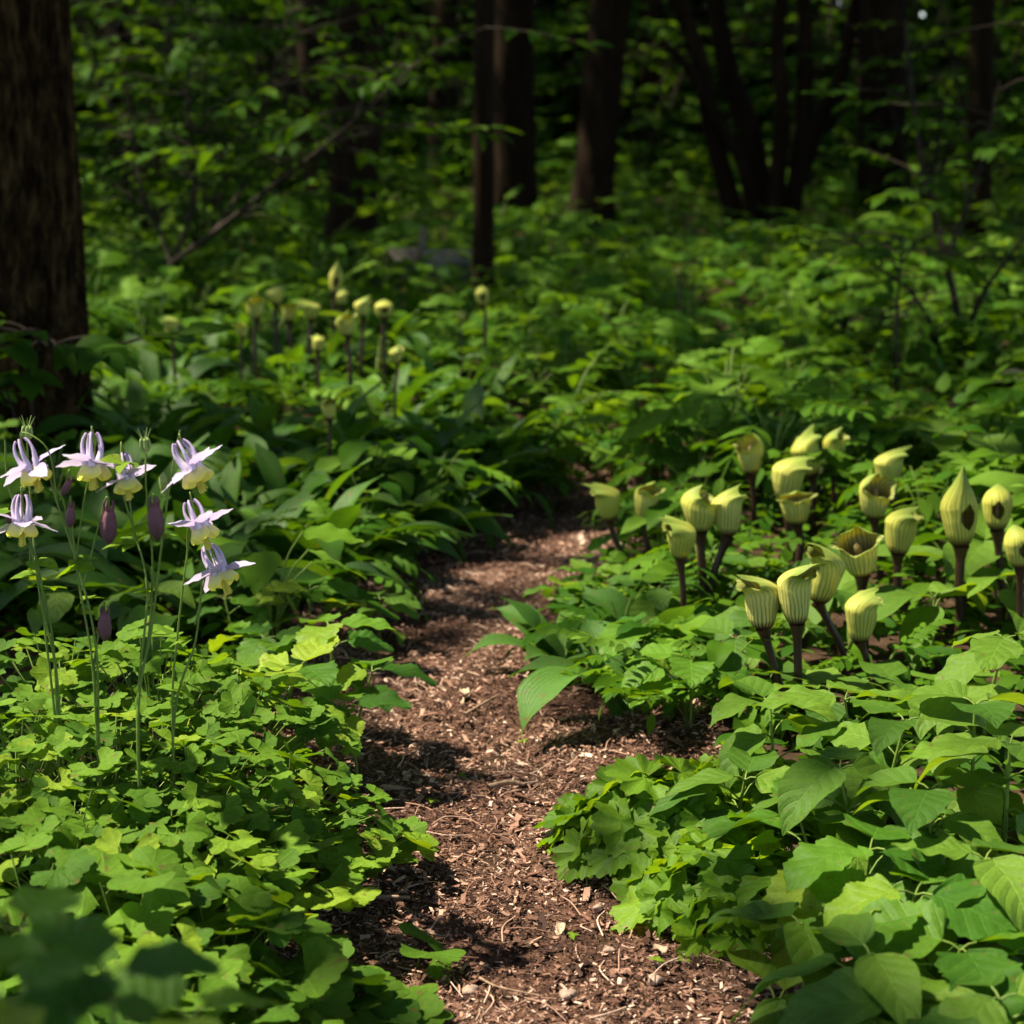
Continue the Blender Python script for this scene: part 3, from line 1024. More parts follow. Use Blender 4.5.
def woody(name, label, cat, base, stems, rads, nspray, ls, group=None, seed=0, L=(.25, .5), keep_above=None, first=.25, mat='tree'):
    r = np.random.default_rng(seed)
    t = thing(name, label, cat, base, 0, group)
    fol = tw = MB()
    for st, ra in zip(stems, rads):
        p = smooth_path(st, 6)
        bm = MB()
        tube(bm, p - base, np.linspace(ra, ra * .3, len(p)), 7)
        bm.build('stem', M['twig_bark'], t)
    lens = np.array([np.linalg.norm(np.diff(np.array(s), axis=0), axis=1).sum() for s in stems])
    for _ in range(nspray):
        si = r.choice(len(stems), p=lens / lens.sum())
        p = smooth_path(stems[si], 6)
        i_ = int(r.uniform(first, 1) * (len(p) - 1))
        yaw = r.uniform(0, 6.28)
        l_ = r.uniform(*L)
        q = p[i_] - base
        # second-order twig away from the stem
        d = np.array([-math.sin(yaw), math.cos(yaw), r.uniform(-.1, .5)])
        q2 = q + d * r.uniform(.05, .55) * L[1] * 1.6
        if keep_above and q2[1] < q[1] - .03 and r.uniform() < .75: continue
        if keep_above and any(base[1] + q2[1] < 12 and proj(*(base + q2))[1] > keep_above for _ in (0,)): continue
        tube(tw, smooth_path([q, (q + q2) / 2 + [0, 0, .02], q2], 3), np.linspace(.005, .0025, 5), 4, m=1)
        spray(fol, q2, yaw + r.normal(0, .6), l_, int(r.integers(7, 12)), ls, r, r.normal(.05, .18), tw)
    fol.build('foliage', [M[mat], M['twig_bark']], t)
    return t


def P3(lst, Y):
    return [at(x, y, Y + (l[0] if l else 0)) for x, y, *l in lst]


# sapling by the big bark tree
b = at(118, 350, 7.60)
b[2] = float(height(b[0], b[1]))
st = [[b, at(132, 325, 7.60), at(150, 292, 7.60), at(172, 264, 7.60), at(215, 232, 7.50), at(268, 190, 7.40), at(320, 150, 7.30), at(372, 105, 7.20), at(420, 60, 7.10)],
      [at(172, 264, 7.60), at(160, 232, 7.70), at(146, 205, 7.80), at(135, 150, 7.90), at(125, 80, 8.00)],
      [at(172, 264, 7.60), at(190, 215, 7.70), at(196, 180, 7.80), at(188, 110, 7.80), at(190, 30, 7.90), at(185, -60, 8.00)],
      [at(215, 232, 7.50), at(250, 170, 7.90), at(270, 90, 8.20), at(290, 0, 8.50)]]
woody('sapling', 'leafy sapling with a long slanting branch beside the large bark tree', 'sapling', b, st, [.019, .011, .012, .010], 190, .95, seed=3, L=(.26, .5), first=.4, keep_above=225)

b = at(955, 380, 6.6)
b[2] = float(height(b[0], b[1]))
st = [[b, at(940, 355, 6.6), at(925, 325, 6.5), at(895, 318, 6.4), at(828, 312, 6.3)],
      [b, at(958, 320, 6.6), at(945, 260, 6.6), at(930, 200, 6.7), at(915, 120, 6.8), at(905, 20, 6.9)],
      [b, at(968, 330, 6.6), at(985, 290, 6.5), at(1015, 250, 6.4), at(1060, 190, 6.3)],
      [at(945, 260, 6.6), at(965, 210, 6.7), at(985, 150, 6.8), at(1000, 80, 6.9)],
      [b, at(935, 330, 6.7), at(905, 285, 6.8), at(872, 265, 6.9), at(850, 230, 7.0)]]
woody('thin_stemmed_shrub', 'open shrub of thin dark stems at the right of the wood', 'shrub', b, st, [.016, .017, .014, .010, .012], 40, .8, seed=5, L=(.2, .4), first=.4)
b = at(897, 385, 5.8)
b[2] = float(height(b[0], b[1]))
woody('seedling_tree', 'single upright dark seedling stem standing left of the thin-stemmed shrub', 'seedling', b,
      [[b, at(896, 330, 5.8), at(899, 280, 5.8), at(903, 232, 5.8)]], [.008], 7, .8, seed=6, L=(.12, .25), first=.6)
b = at(30, 420, 4.1)
b[2] = float(height(b[0], b[1]))
woody('seedling_tree', 'small broad-leaved seedling in front of the large bark tree', 'seedling', b,
      [[b, at(32, 380, 4.1), at(38, 352, 4.1), at(62, 345, 4.05)], [b, at(10, 400, 4.1), at(-5, 385, 4.1)]], [.005, .004], 9, 1.15, seed=8, L=(.1, .22), first=.75)

# understory shrubs deeper in the wood
SHRUB_LABELS = {'l': 'dim leafy understory shrub in the shade right of the large bark tree', 'm': 'dim leafy understory shrub between the trunks at the centre',
                'r': 'dim leafy understory shrub behind the open right-hand shrub', 'f': 'leafy young tree making the dark depth behind the trunks'}
protos = []
for v_ in range(3):
    r = np.random.default_rng(60 + v_)
    sts = []
    for k in range(6):
        a = k * 1.05 + r.normal(0, .2)
        sp = r.uniform(.25, .75)
        d = np.array([math.cos(a) * sp, math.sin(a) * sp, 0])
        sts.append([np.zeros(3), d * .25 + [0, 0, .6], d * .6 + [0, 0, 1.25], d * 1.0 + [0, 0, r.uniform(1.7, 2.3)]])
    protos.append(woody('understory_shrub', 'x', 'shrub', np.zeros(3), sts, [.02] * 6, 90, 1.15, seed=70 + v_, L=(.3, .55), first=.15))
SHR = [(-2.6, 8.9, .85, 'l'), (-3.3, 9.6, 1.0, 'l'), (-1.75, 10.2, .75, 'l'), (-2.4, 12, 1.0, 'l'), (-4.2, 12.5, 1.2, 'l'), (-1.1, 13.2, .8, 'm'),
       (3.7, 10.2, .9, 'r'), (3.1, 13.6, .8, 'r'), (4.6, 13, 1.2, 'r'), (-4.4, 15, 1.3, 'l'), (-2.2, 17, 1.2, 'f'), (-.3, 17.5, 1.0, 'f'), (1.3, 18, 1.0, 'f'), (2.9, 17.5, 1.1, 'f'), (4.4, 17, 1.3, 'f'), (5.6, 16.5, 1.4, 'f'),
       (-3.8, 18.5, 1.4, 'f'), (-.8, 21, 1.4, 'f'), (.9, 21.5, 1.3, 'f'), (2.4, 21, 1.4, 'f'), (4.0, 21, 1.5, 'f'), (-5.6, 18, 1.5, 'f'), (6.2, 19.5, 1.5, 'f'), (-2.6, 21.5, 1.5, 'f')]
for k, (x, y, s, z_) in enumerate(SHR):
    loc = (x, y, float(height(x, y)) - .02)
    o = protos[k] if k < 3 else None
    if o is None:
        dup(protos[k % 3], loc, RNG.uniform(0, 6.28), s, SHRUB_LABELS[z_], 'understory shrubs of the wood')
    else:
        o.location = loc
        o.scale = (s, s, s)
        o["label"], o["group"] = SHRUB_LABELS[z_], 'understory shrubs of the wood'


# fallen log and right edge stump
def log(px0, py0, px1, py1, Y, r, label, name='fallen_log', seed=0):
    a, b = at(px0, py0, Y), at(px1, py1, Y + .3)
    for p in (a, b):
        p[2] = float(height(p[0], p[1])) + r * .8
    t = thing(name, label, 'log', (a + b) / 2)
    c = (a + b) / 2
    bark_trunk('trunk', [a - c, (a - c) * .5 + [0, .03, .01], np.zeros(3), b - c], [r * 1.1, r, r * .95, r * .8], t, 24, .08, 30, seed=seed, mat='log')
    bm = MB()
    m_ = (a - c) * .3
    tube(bm, smooth_path([m_, m_ + [.03, -.1, .12], m_ + [.05, -.15, .25]], 4), np.linspace(r * .3, r * .12, 9), 7)
    bm.build('branch_stub', M['log'], t)


M['log'] = simple("weathered_wood", [(.3, (.05, .04, .032)), (.7, (.2, .17, .14))], 22, .9, .15, .01, (.2, 1, 1))
log(385, 290, 475, 288, 10.0, .11, 'grey weathered log lying behind the far yellow-green spathes', seed=1)
log(60, 291, 150, 287, 10.5, .05, 'pale thin fallen trunk lying right of the large bark tree', seed=3)
log(1000, 385, 1060, 390, 5.6, .07, 'dark brown log end at the right edge below the shrub', seed=2)


# facing: angle of the opening; -90 deg = towards the camera, 180 = to the left, 0 = to the right
D = math.radians
GP = dict(kind='hood', over=.55, peak=.06, front=.60)   # gaping mouth under a short hood
CL = dict(kind='hood', over=.85, peak=.10)             # hood lying over the mouth
OP = dict(kind='hole', peak=.05, tipdir=-.8)           # oval side mouth
PK = dict(kind='hole', peak=.22, tipdir=1.6)           # oval side mouth and a raised tip
LF = dict(kind='hood', over=1.15, peak=.05)            # hood thrown far over
JACKS = [
    ('whitish jack-in-the-pulpit with maroon veins leaning left, front of the pair', 763, 575, 628, 44, 2.60, D(200), (785, 705), 1.0, LF, .0),
    ('pale upright jack-in-the-pulpit, right one of the front pair', 797, 562, 624, 40, 2.58, D(-40), (797, 745), .85, LF, .0),
    ('jack-in-the-pulpit with broad rolled flaps just behind the front pair', 818, 545, 602, 42, 2.80, D(190), (842, 650), .45, LF, .0),
    ('low jack-in-the-pulpit right of the front pair', 860, 590, 641, 38, 2.72, D(20), (866, 680), .5, CL, .0),
    ('wide pale jack-in-the-pulpit with a dark throat above the low one', 862, 525, 575, 46, 2.95, D(-100), (864, 640), .6, GP, .0),
    ('plain yellow-green jack-in-the-pulpit right of the wide pale one', 898, 507, 554, 38, 3.08, D(-10), (899, 600), .35, CL, .0),
    ('yellow-green jack-in-the-pulpit hooded to the left, lowest of the left trio', 680, 515, 557, 34, 3.05, D(185), (683, 632), .25, LF, .0),
    ('jack-in-the-pulpit with dark maroon throat, middle of the left trio', 700, 486, 532, 40, 3.2, D(-15), (705, 632), .4, GP, .0),
    ('pale jack-in-the-pulpit leaning right, last of the left trio', 728, 489, 536, 36, 3.2, D(15), (708, 602), .65, CL, .0),
    ('small jack-in-the-pulpit with a beak to the left beside the path', 609, 481, 519, 30, 3.5, D(180), (622, 556), .3, LF, .0),
    ('pale small jack-in-the-pulpit just right of the one beside the path', 644, 482, 520, 29, 3.5, D(-60), (648, 548), .6, CL, .0),
    ('jack-in-the-pulpit with open top, leftmost of the back row', 752, 433, 474, 30, 3.85, D(225), (755, 528), .45, GP, .0),
    ('broad pale jack-in-the-pulpit below and right of the back row end', 785, 455, 500, 38, 3.6, D(10), (790, 540), .5, LF, .0),
    ('round pale jack-in-the-pulpit low between the others', 797, 489, 524, 36, 3.45, D(-90), (799, 560), .55, CL, .0),
    ('dark-footed jack-in-the-pulpit in the back row, middle one', 812, 433, 476, 33, 3.85, D(30), (813, 505), .2, CL, .0),
    ('narrow jack-in-the-pulpit, rightmost of the close back row pair', 834, 430, 468, 26, 3.9, D(-20), (836, 512), .2, CL, .0),
    ('pale jack-in-the-pulpit with dark hood gap left of the yellowish one', 874, 472, 517, 37, 3.4, D(-60), (880, 560), .65, GP, .0),
    ('jack-in-the-pulpit with a long hood to the right above the pale one', 890, 449, 487, 34, 3.65, D(5), (896, 512), .45, LF, .0),
    ('tall peaked jack-in-the-pulpit with an oval dark opening near right edge', 961, 487, 546, 44, 3.0, D(-80), (960, 612), .3, PK, .0),
    ('jack-in-the-pulpit with a dark oval opening right of the peaked one', 997, 488, 530, 36, 3.1, D(-110), (1005, 608), .3, OP, .0),
    ('jack-in-the-pulpit cut by the right edge of the photo', 1020, 528, 567, 34, 2.9, D(-85), (1021, 645), .35, OP, .0),
]

FARJ = [(x_, y_ + 10, Y_ * .74) for x_, y_, Y_ in [(250, 322, 7.2), (276, 306, 7.6), (311, 320, 7.5), (334, 295, 8), (348, 337, 6.7), (368, 320, 7.3), (384, 320, 7.4), (483, 306, 8), (397, 364, 6.3), (330, 421, 5.2), (172, 337, 7)]]
BLOCK = [(j[1], j[3] + (46 if j[5] < 2.65 else 30) if len(j) > 9 else 0, j[5]) for j in JACKS] + FARJ + [(x_, 415, 4.3) for x_ in range(0, 85, 20)] + [(430, 288, 9.6), (560, 542, 4.0), (525, 548, 3.9), (590, 530, 4.2), (480, 575, 3.7), (450, 600, 3.5), (612, 520, 4.4), (840, 330, 6.2), (880, 345, 6.2), (920, 370, 6.4), (955, 385, 6.4), (990, 345, 6.3), (897, 375, 5.6), (385, 290, 9.6), (470, 288, 9.6)]


def blocks(x, y, ztop, rad):
    """would a plant of that height hide one of the flowers behind it?"""
    px, py = proj(x, y, ztop)
    w = rad / y * FPX
    return any(y < Y - .02 and abs(px - bx) < w + 10 and py < by for bx, by, Y in BLOCK)


# ------------------------------------------------------------------ undergrowth plants (copies)
def frond_plant(name, cat, tpls, mat, nleaf, seed, pitch=(.5, 1.1), spread=.03, sc=(.8, 1.2), stem=None, tint=(0, 1)):
    r = np.random.default_rng(seed)
    t = thing(name, 'x', cat, (0, 0, 0))
    bm, sm = MB(), MB()
    for k in range(nleaf):
        yaw = k * 2.4 + r.normal(0, .3)
        h = 0 if stem is None else r.uniform(*stem)
        d = np.array([-math.sin(yaw), math.cos(yaw), 0])
        p = d * spread * r.uniform(.2, 1) + [0, 0, h]
        if stem is not None:
            p = d * spread * r.uniform(.3, 1) + [0, 0, h]
            tube(sm, smooth_path([(0, 0, 0), p * [.4, .4, .7], p], 4), .0018, 4)
        bm.inst(tpls[int(r.integers(len(tpls)))], rots(yaw, r.uniform(*pitch), r.normal(0, .2)), p, r.uniform(*sc), r.uniform(*tint))
    bm.build('foliage', M[mat], t)
    if stem is not None:
        sm.build('stems', M['green_stem'], t)
    return t


def arch_plant(seed):
    """arching stem with two ranks of leaves"""
    r = np.random.default_rng(seed)
    t = thing('arching_plant', 'x', 'plant', (0, 0, 0))
    bm, sm = MB(), MB()
    for k in range(3):
        yaw = r.uniform(0, 6.28)
        d = np.array([-math.sin(yaw), math.cos(yaw), 0])
        L = r.uniform(.3, .42)
        pts = np.array([d * L * (.1 * f + .75 * f * f) + np.array([0, 0, L * (f * 1.0 - .45 * f ** 3)]) for f in np.linspace(0, 1, 9)])
        tube(sm, pts, np.linspace(.0028, .0012, 9), 5)
        nl = 9
        for j_ in range(nl):
            f = .35 + .65 * j_ / (nl - 1)
            p = pts[min(int(f * 8), 8)]
            bm.inst(T_BROAD[int(r.integers(5))], rots(yaw + (-1) ** j_ * r.uniform(.7, 1.1) * (j_ < nl - 1), r.normal(-.05, .15), r.normal(0, .15)), p, r.uniform(.6, .9), r.uniform(.1, .9))
    bm.build('foliage', M['under'], t)
    sm.build('stems', M['green_stem'], t)
    return t


KINDS_ = {
    'fern': [frond_plant('compound_leaved_plant', 'plant', T_FERN, 'fern', 9, 80 + k, pitch=(-.1, .7), spread=.10, stem=(.10, .22), sc=(.75, 1.1)) for k in range(4)],
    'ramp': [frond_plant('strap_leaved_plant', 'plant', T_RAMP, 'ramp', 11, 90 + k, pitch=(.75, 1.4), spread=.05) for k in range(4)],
    'broad': [frond_plant('broad_leaved_plant', 'plant', T_BROAD + T_BIG[:1], 'under', 11, 95 + k, pitch=(-.35, .35), spread=.12, stem=(.1, .26), sc=(.75, 1.15)) for k in range(4)],
    'arch': [arch_plant(110 + k) for k in range(3)],
}
first_used = set()


def put(kind, x, y, s, label, group):
    vs = KINDS_[kind]
    k = int(RNG.integers(len(vs)))
    loc = (x, y, float(height(x, y)) - .01)
    if (kind, k) not in first_used:
        first_used.add((kind, k))
        o = vs[k]
        o.location, o.rotation_euler, o.scale = loc, (0, 0, RNG.uniform(0, 6.28)), (s, s, s)
        o["label"], o["group"] = label, group
        return o
    return dup(vs[k], loc, RNG.uniform(0, 6.28), s, label, group)


WORD = {'fern': 'compound-leaved plant', 'ramp': 'strap-leaved plant', 'broad': 'broad-leaved plant', 'arch': 'arching two-ranked leafy plant'}


def where(x, y):
    px = 512 + x / y * FPX
    if y < 4.7:
        return ('in the shade left of the path bend' if x < path_mid(y) else 'among the spathes right of the path')
    if y < 7:
        return ('in the dim bed behind the columbines' if px < 300 else 'left of where the path vanishes' if x < path_mid(y) else 'beyond the green spathes on the right')
    if y < 10.5:
        return ('around the far pale spathes' if px < 420 else 'in the dappled middle of the wood' if px < 760 else 'under the thin-stemmed shrub')
    return ('at the foot of the far left trunks' if px < 460 else 'at the foot of the far middle trunks' if px < 760 else 'at the foot of the far right trunks')


TOPZ = {'fern': .31, 'ramp': .24, 'broad': .33, 'arch': .34}


def scatter(y0, y1, gap, gen, sc, xlim=None):
    pts = []
    tries = 0
    while tries < 3500:
        tries += 1
        y = math.sqrt(RNG.uniform(y0 * y0, y1 * y1))
        x = RNG.uniform(-1, 1) * (.30 * y + .25)
        if xlim and not xlim(x, y): continue
        sd = abs(x - float(path_mid(y))) - float(path_half(y))
        if y < 5.6 and sd < .11: continue
        r_ramp = sd < .15 and y < 5
        if any((x - a) ** 2 + (y - b_) ** 2 < gap * gap for a, b_ in pts): continue
        pts.append((x, y))
        kind = gen(x, y)
        if r_ramp and kind == 'ramp': kind = 'fern'
        s_ = sc * RNG.uniform(.8, 1.2) * (1.12 if kind == 'ramp' else 1)
        g_ = float(height(x, y))
        for _ in range(7):
            if not blocks(x, y, g_ + TOPZ[kind] * s_, .16 * s_): break
            s_ *= .85
        else:
            continue
        put(kind, x, y, s_, WORD[kind] + ' ' + where(x, y), WORD[kind] + 's of the undergrowth')


def g_near(x, y):
    u = RNG.uniform()
    if x < path_mid(y):
        return 'ramp' if u < .92 and -1.3 < x < .2 else ('fern' if u < .8 else 'broad')
    return 'broad' if u < .5 else ('fern' if u < .8 else 'arch')


def g_mid(x, y):
    u = RNG.uniform()
    if x < -.1: return 'ramp' if u < .5 else ('broad' if u < .7 else 'arch' if u < .8 else 'fern')
    return 'fern' if u < .5 else ('arch' if u < .72 else 'broad')


def g_far(x, y):
    u = RNG.uniform()
    return 'fern' if u < .4 else ('arch' if u < .65 else 'broad')


scatter(3.0, 4.7, .165, g_near, .95)
scatter(4.7, 7.0, .24, g_mid, 1.0)
scatter(7.0, 10.5, .33, g_far, 1.15)
scatter(10.5, 17, .52, g_far, 1.25)
scatter(17, 23, .8, g_far, 1.9)


# plants that line the bend of the path
def put_low(kd, px, py, sc_, text):
    p_ = on_path(px, py)
    g_ = float(height(p_[0], p_[1]))
    for _ in range(8):
        if not blocks(p_[0], p_[1], g_ + TOPZ[kd] * sc_, .14 * sc_): break
        sc_ *= .87
    put(kd, p_[0], p_[1], sc_, WORD[kd] + text, WORD[kd] + 's of the undergrowth')


for px, py in [(235, 565), (285, 550), (330, 525), (300, 505), (375, 505), (425, 485), (255, 520), (350, 480), (405, 462), (205, 540), (455, 470), (320, 560), (270, 480), (380, 535), (150, 520), (110, 545), (60, 530)]:
    put_low('ramp', px, py, 1.0, ' in the dense clump left of the path bend')
for px, py, kd, sc_ in [(345, 600, 'fern', .7), (355, 590, 'fern', .7), (385, 560, 'ramp', .8), (405, 545, 'ramp', .9), (430, 530, 'broad', .8), (450, 517, 'ramp', .9), (480, 505, 'ramp', .9), (505, 495, 'ramp', .85), (535, 487, 'fern', .8),
                        (570, 480, 'fern', .8), (340, 540, 'ramp', .9), (385, 530, 'ramp', .9), (440, 500, 'ramp', 1.0), (490, 490, 'ramp', .9), (540, 478, 'broad', .8), (600, 472, 'fern', .8), (570, 468, 'fern', .8)]:
    put_low(kd, px, py, sc_, ' lining the left side of the path bend')
for px, py, kd, sc_ in [(575, 620, 'broad', .6), (605, 600, 'fern', .6), (640, 580, 'fern', .6), (640, 700, 'fern', .55), (690, 722, 'fern', .6), (725, 715, 'broad', .6), (665, 690, 'broad', .6),
                        (660, 560, 'fern', .6), (670, 640, 'broad', .6), (760, 720, 'fern', .6), (620, 660, 'fern', .6), (830, 730, 'fern', .6), (880, 700, 'fern', .6), (600, 640, 'broad', .6), (700, 600, 'fern', .6), (740, 600, 'fern', .6)]:
    put_low(kd, px, py, sc_, ' low at the right side of the path')


# ------------------------------------------------------------------ jack-in-the-pulpits
def spathe_mesh(H, Wd, kind='hood', seed=0, over=1.0, peak=.12, tipdir=1.0, front=.80):
    """vase-shaped spathe, opening towards +X: 'hood' = the back folds over the mouth, 'hole' = closed top with an oval side mouth"""
    n, m = 40, 64
    r = np.random.default_rng(seed)
    a = np.linspace(-PI, PI, m + 1)
    v = np.linspace(0, 1, n + 1)
    A, V = np.meshgrid(a, v)
    hb = (1 - np.cos(A)) / 2
    r0 = np.interp(V, [0, .06, .2, .4, .62, .8, 1.0], [.20, .29, .38, .455, .50, .50, .47]) * Wd
    ph = r.uniform(0, 6.28, 3)
    if kind == 'hood':
        over, peak = over * r.uniform(.85, 1.15), peak * r.uniform(.6, 1.8)
        z = H * V * (front + (1 - front) * hb)
        t = np.clip((V - .66) / .34, 0, 1)
        bend = hb ** 1.2 * t ** 1.6
        x = r0 * np.cos(A) + Wd * .80 * over * bend
        y = r0 * np.sin(A) * (1 - .30 * bend)
        tip = np.exp(-((np.abs(A) - PI) / .55) ** 2) * t ** 3
        x = x + Wd * .46 * over * tip
        y = y * (1 - .4 * tip)
        z = z - H * .10 * bend * t ** 2 + H * peak * tip
        lip = (1 - hb) ** 1.2 * t ** 3
        x = x + Wd * .27 * lip
        ear = np.exp(-((np.abs(A) - 1.7) / .45) ** 2) * t ** 2.5
        y = y + np.sign(A) * Wd * .30 * ear
        z = z - H * .06 * (lip + .5 * ear) + H * .028 * np.sin(A * 5 + ph[0]) * t
        keep = np.ones(n * m, bool)
    else:
        t = np.clip((V - .62) / .38, 0, 1)
        z = H * (V * .93 + .0 * V)
        close = (1 - t ** 2.2 * .93)
        z = H * (np.where(t > 0, .62 + .33 * np.sin(t * PI / 2), V))
        tipx, tipz = Wd * .30 * tipdir, H * peak * 1.6
        x = r0 * np.cos(A) * close + tipx * t ** 2
        y = r0 * np.sin(A) * close * (1 - .25 * t)
        z = z + tipz * t ** 4
        aa, vv = (A[:-1, :-1] + A[1:, 1:]) / 2, (V[:-1, :-1] + V[1:, 1:]) / 2
        keep = (((aa - .15) / .46 + .5 * (vv - .47)) ** 2 + ((vv - .47) / (.185 + .02 * np.sin(aa * 7))) ** 2 > 1).ravel()
    rib = 1 + .014 * np.cos(A * 13 + ph[1])
    x, y = x * rib + Wd * .02 * np.sin(V * 8 + A * 2 + ph[2]), y * rib
    out = np.stack([x, y, z], -1)
    gu, gv = np.gradient(out, axis=1), np.gradient(out, axis=0)
    nr = np.cross(gu, gv)
    nr /= np.linalg.norm(nr, axis=-1)[..., None] + 1e-12
    nr[:, 0] = nr[:, -1] = (nr[:, 0] + nr[:, -1]) / 2
    inn = out - nr * (.0009 * np.clip((1 - V) / .05, 0.02, 1))[..., None]
    i, j = np.meshgrid(np.arange(n), np.arange(m), indexing='ij')
    q = np.stack([i * (m + 1) + j, i * (m + 1) + j + 1, (i + 1) * (m + 1) + j + 1, (i + 1) * (m + 1) + j], -1).reshape(-1, 4)[keep]
    uv = np.stack([A / PI, V], -1).reshape(-1, 2)
    return out.reshape(-1, 3), inn.reshape(-1, 3), q, uv


def jack(label, cx, ytop, ybot, wpx, Y, face, stem_to, tint=.4, shape=None, group='striped green jack-in-the-pulpits right of the path', lean=0.0, far=False, seed=0):
    r = np.random.default_rng(seed)
    shape = shape or {}
    bot, top = at(cx, ybot, Y), at(cx, ytop, Y)
    H = (top[2] - bot[2]) * 1.04
    Wd = wpx / FPX * Y * .86
    sx, sy = stem_to
    foot = at(sx, sy, Y)
    if foot[2] > .03:
        d = (foot - bot)
        g = float(height(foot[0], foot[1]))
        ext = foot + np.array([d[0] * .25, 0.0, 0])
        ext[2] = g - .01
        pts = [ext, foot, (foot + bot) / 2 + [r.normal(0, .003), 0, 0], bot]
    else:
        foot[2] = float(height(foot[0], foot[1])) - .01
        pts = [foot, (foot + bot) / 2 + [r.normal(0, .004), 0, 0], bot]
    root = pts[0]
    t = thing('jack_in_the_pulpit', label, 'flower', root, 0, group)
    bm = MB()
    p = smooth_path([q - root for q in pts], 6)
    rad = Wd * r.uniform(.105, .13)
    fr = np.linspace(0, 1, 40)
    tube(bm, np.stack([np.interp(fr, np.linspace(0, 1, len(p)), p[:, c]) for c in range(3)], 1), np.interp(fr, [0, .7, .86, .95, 1], [rad * 1.1, rad, rad * 1.05, rad * 1.5, rad * 1.95]), 12)
    bm.build('stem', M['maroon_stem'], t)
    o_, i_, q, uv = spathe_mesh(H, Wd, seed=seed, **shape)
    R = rots(face, lean + r.normal(0, .11), r.normal(0, .09))
    bm = MB()
    tb_ = bot - root
    bm.add(o_ @ R.T + tb_, q, tint, uv, 0)
    bm.add(i_ @ R.T + tb_, q[:, ::-1], tint, uv, 1)
    s_ = bm.build('spathe', [M['spathe'], M['spathe_in']], t)
    bm = MB()
    f = np.linspace(0, 1, 9)
    sp = np.stack([0.04 * Wd * f, 0 * f, H * (.05 + .62 * f)], 1) @ R.T + tb_
    tube(bm, sp, Wd * np.interp(f, [0, .2, .85, .95, 1], [.08, .1, .11, .08, .01]), 8)
    bm.build('spadix', M['spadix'], t)
    return t


for k, (lb, cx, yt, yb, w, Y, fc, stt, ti, shp, ln_) in enumerate(JACKS):
    jack(lb, cx, yt, yb, w, Y, fc, stt, ti, shp, lean=ln_, seed=k)
FG = 'far pale jack-in-the-pulpits in the dappled bed'
for k, (cx, yt, yb, w, Y, fc, dy, shp, lb) in enumerate([
        (257, 297, 319, 19, 7.4, D(-60), 28, CL, 'far spathe on a dark stem at the left of the far group'),
        (276, 286, 304, 18, 7.9, D(20), 25, CL, 'far spathe just above and right of the left far one'),
        (289, 303, 322, 15, 7.8, D(-80), 25, CL, 'narrow far spathe low beside the upper left far one'),
        (311, 300, 319, 19, 7.7, D(190), 25, LF, 'far spathe with flat hood in the middle of the far group'),
        (334, 267, 294, 15, 8.2, D(-90), 25, PK, 'far spathe with a pointed tip, tallest of the far group'),
        (348, 313, 336, 20, 6.9, D(-40), 25, CL, 'brightest round far spathe in the far group'),
        (363, 298, 317, 16, 7.5, D(10), 40, CL, 'far spathe on a long dark stem right of the bright round one'),
        (384, 301, 318, 20, 7.6, D(-90), 28, OP, 'far spathe with a dark mouth at the right of the far group'),
        (483, 287, 306, 15, 8.2, D(-90), 20, OP, 'lone far spathe with a round hole in front of the slim tree'),
        (397, 345, 363, 13, 6.5, D(0), 24, CL, 'small dim far spathe below the far group'),
        (330, 398, 419, 15, 5.4, D(-60), 32, CL, 'single yellow spathe among the strap leaves'),
        (172, 316, 336, 15, 7.2, D(180), 24, CL, 'far spathe at the sapling foot, leftmost of all'),
        (342, 290, 305, 13, 8.4, D(50), 18, CL, 'small far spathe below the pointed one'),
        (461, 310, 322, 9, 7.8, D(0), 18, CL, 'tiny far spathe left of the one with a round hole'),
        (678, 263, 276, 10, 9.5, D(-90), 14, CL, 'tiny far spathe alone in the right middle distance'),
        (243, 322, 338, 13, 7.2, D(-120), 24, CL, 'dim narrow far spathe below the left far one'),
        (318, 335, 352, 13, 6.9, D(120), 24, CL, 'dim low far spathe below the flat hooded one')]):
    jack(lb, cx, yt, yb, w * 1.1, Y * .74, fc, (cx + (k % 3 - 1) * 2, yb + dy), .55, shp, group=FG, seed=60 + k)


# ------------------------------------------------------------------ broad-leaved plants (each big leaf a part)
LEAF_MESH = {}


def leaf_mesh(key, tpl, mat, n):
    ms = []
    for k in range(n):
        bm = MB()
        bm.inst(tpl[k % len(tpl)], np.eye(3), (0, 0, 0), 1.0, [.1, .35, .6, .5, .8, .25][k % 6] if n < 7 else k / (n - 1))
        ms.append(bm.mesh(key, M[mat]))
    LEAF_MESH[key] = ms


leaf_mesh('leaf_broad', T_BROAD, 'broad', 10)
leaf_mesh('leaf_tooth', T_TOOTH, 'tooth', 9)
leaf_mesh('leaf_big', T_BIG, 'broad', 9)
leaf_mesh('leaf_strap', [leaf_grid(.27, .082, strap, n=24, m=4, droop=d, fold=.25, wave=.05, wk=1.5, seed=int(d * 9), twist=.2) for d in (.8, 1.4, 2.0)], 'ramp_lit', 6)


def leaf_child(key, t, p, yaw, pitch, roll, s, r, idx=None):
    me = LEAF_MESH[key][int(r.integers(len(LEAF_MESH[key]))) if idx is None else idx]
    o = link('leaf', me, t)
    R = rots(yaw, pitch, roll)
    o.matrix_local = Matrix.Translation(Vector(p)) @ Matrix(R.tolist()).to_4x4() @ Matrix.Scale(s, 4)
    return o


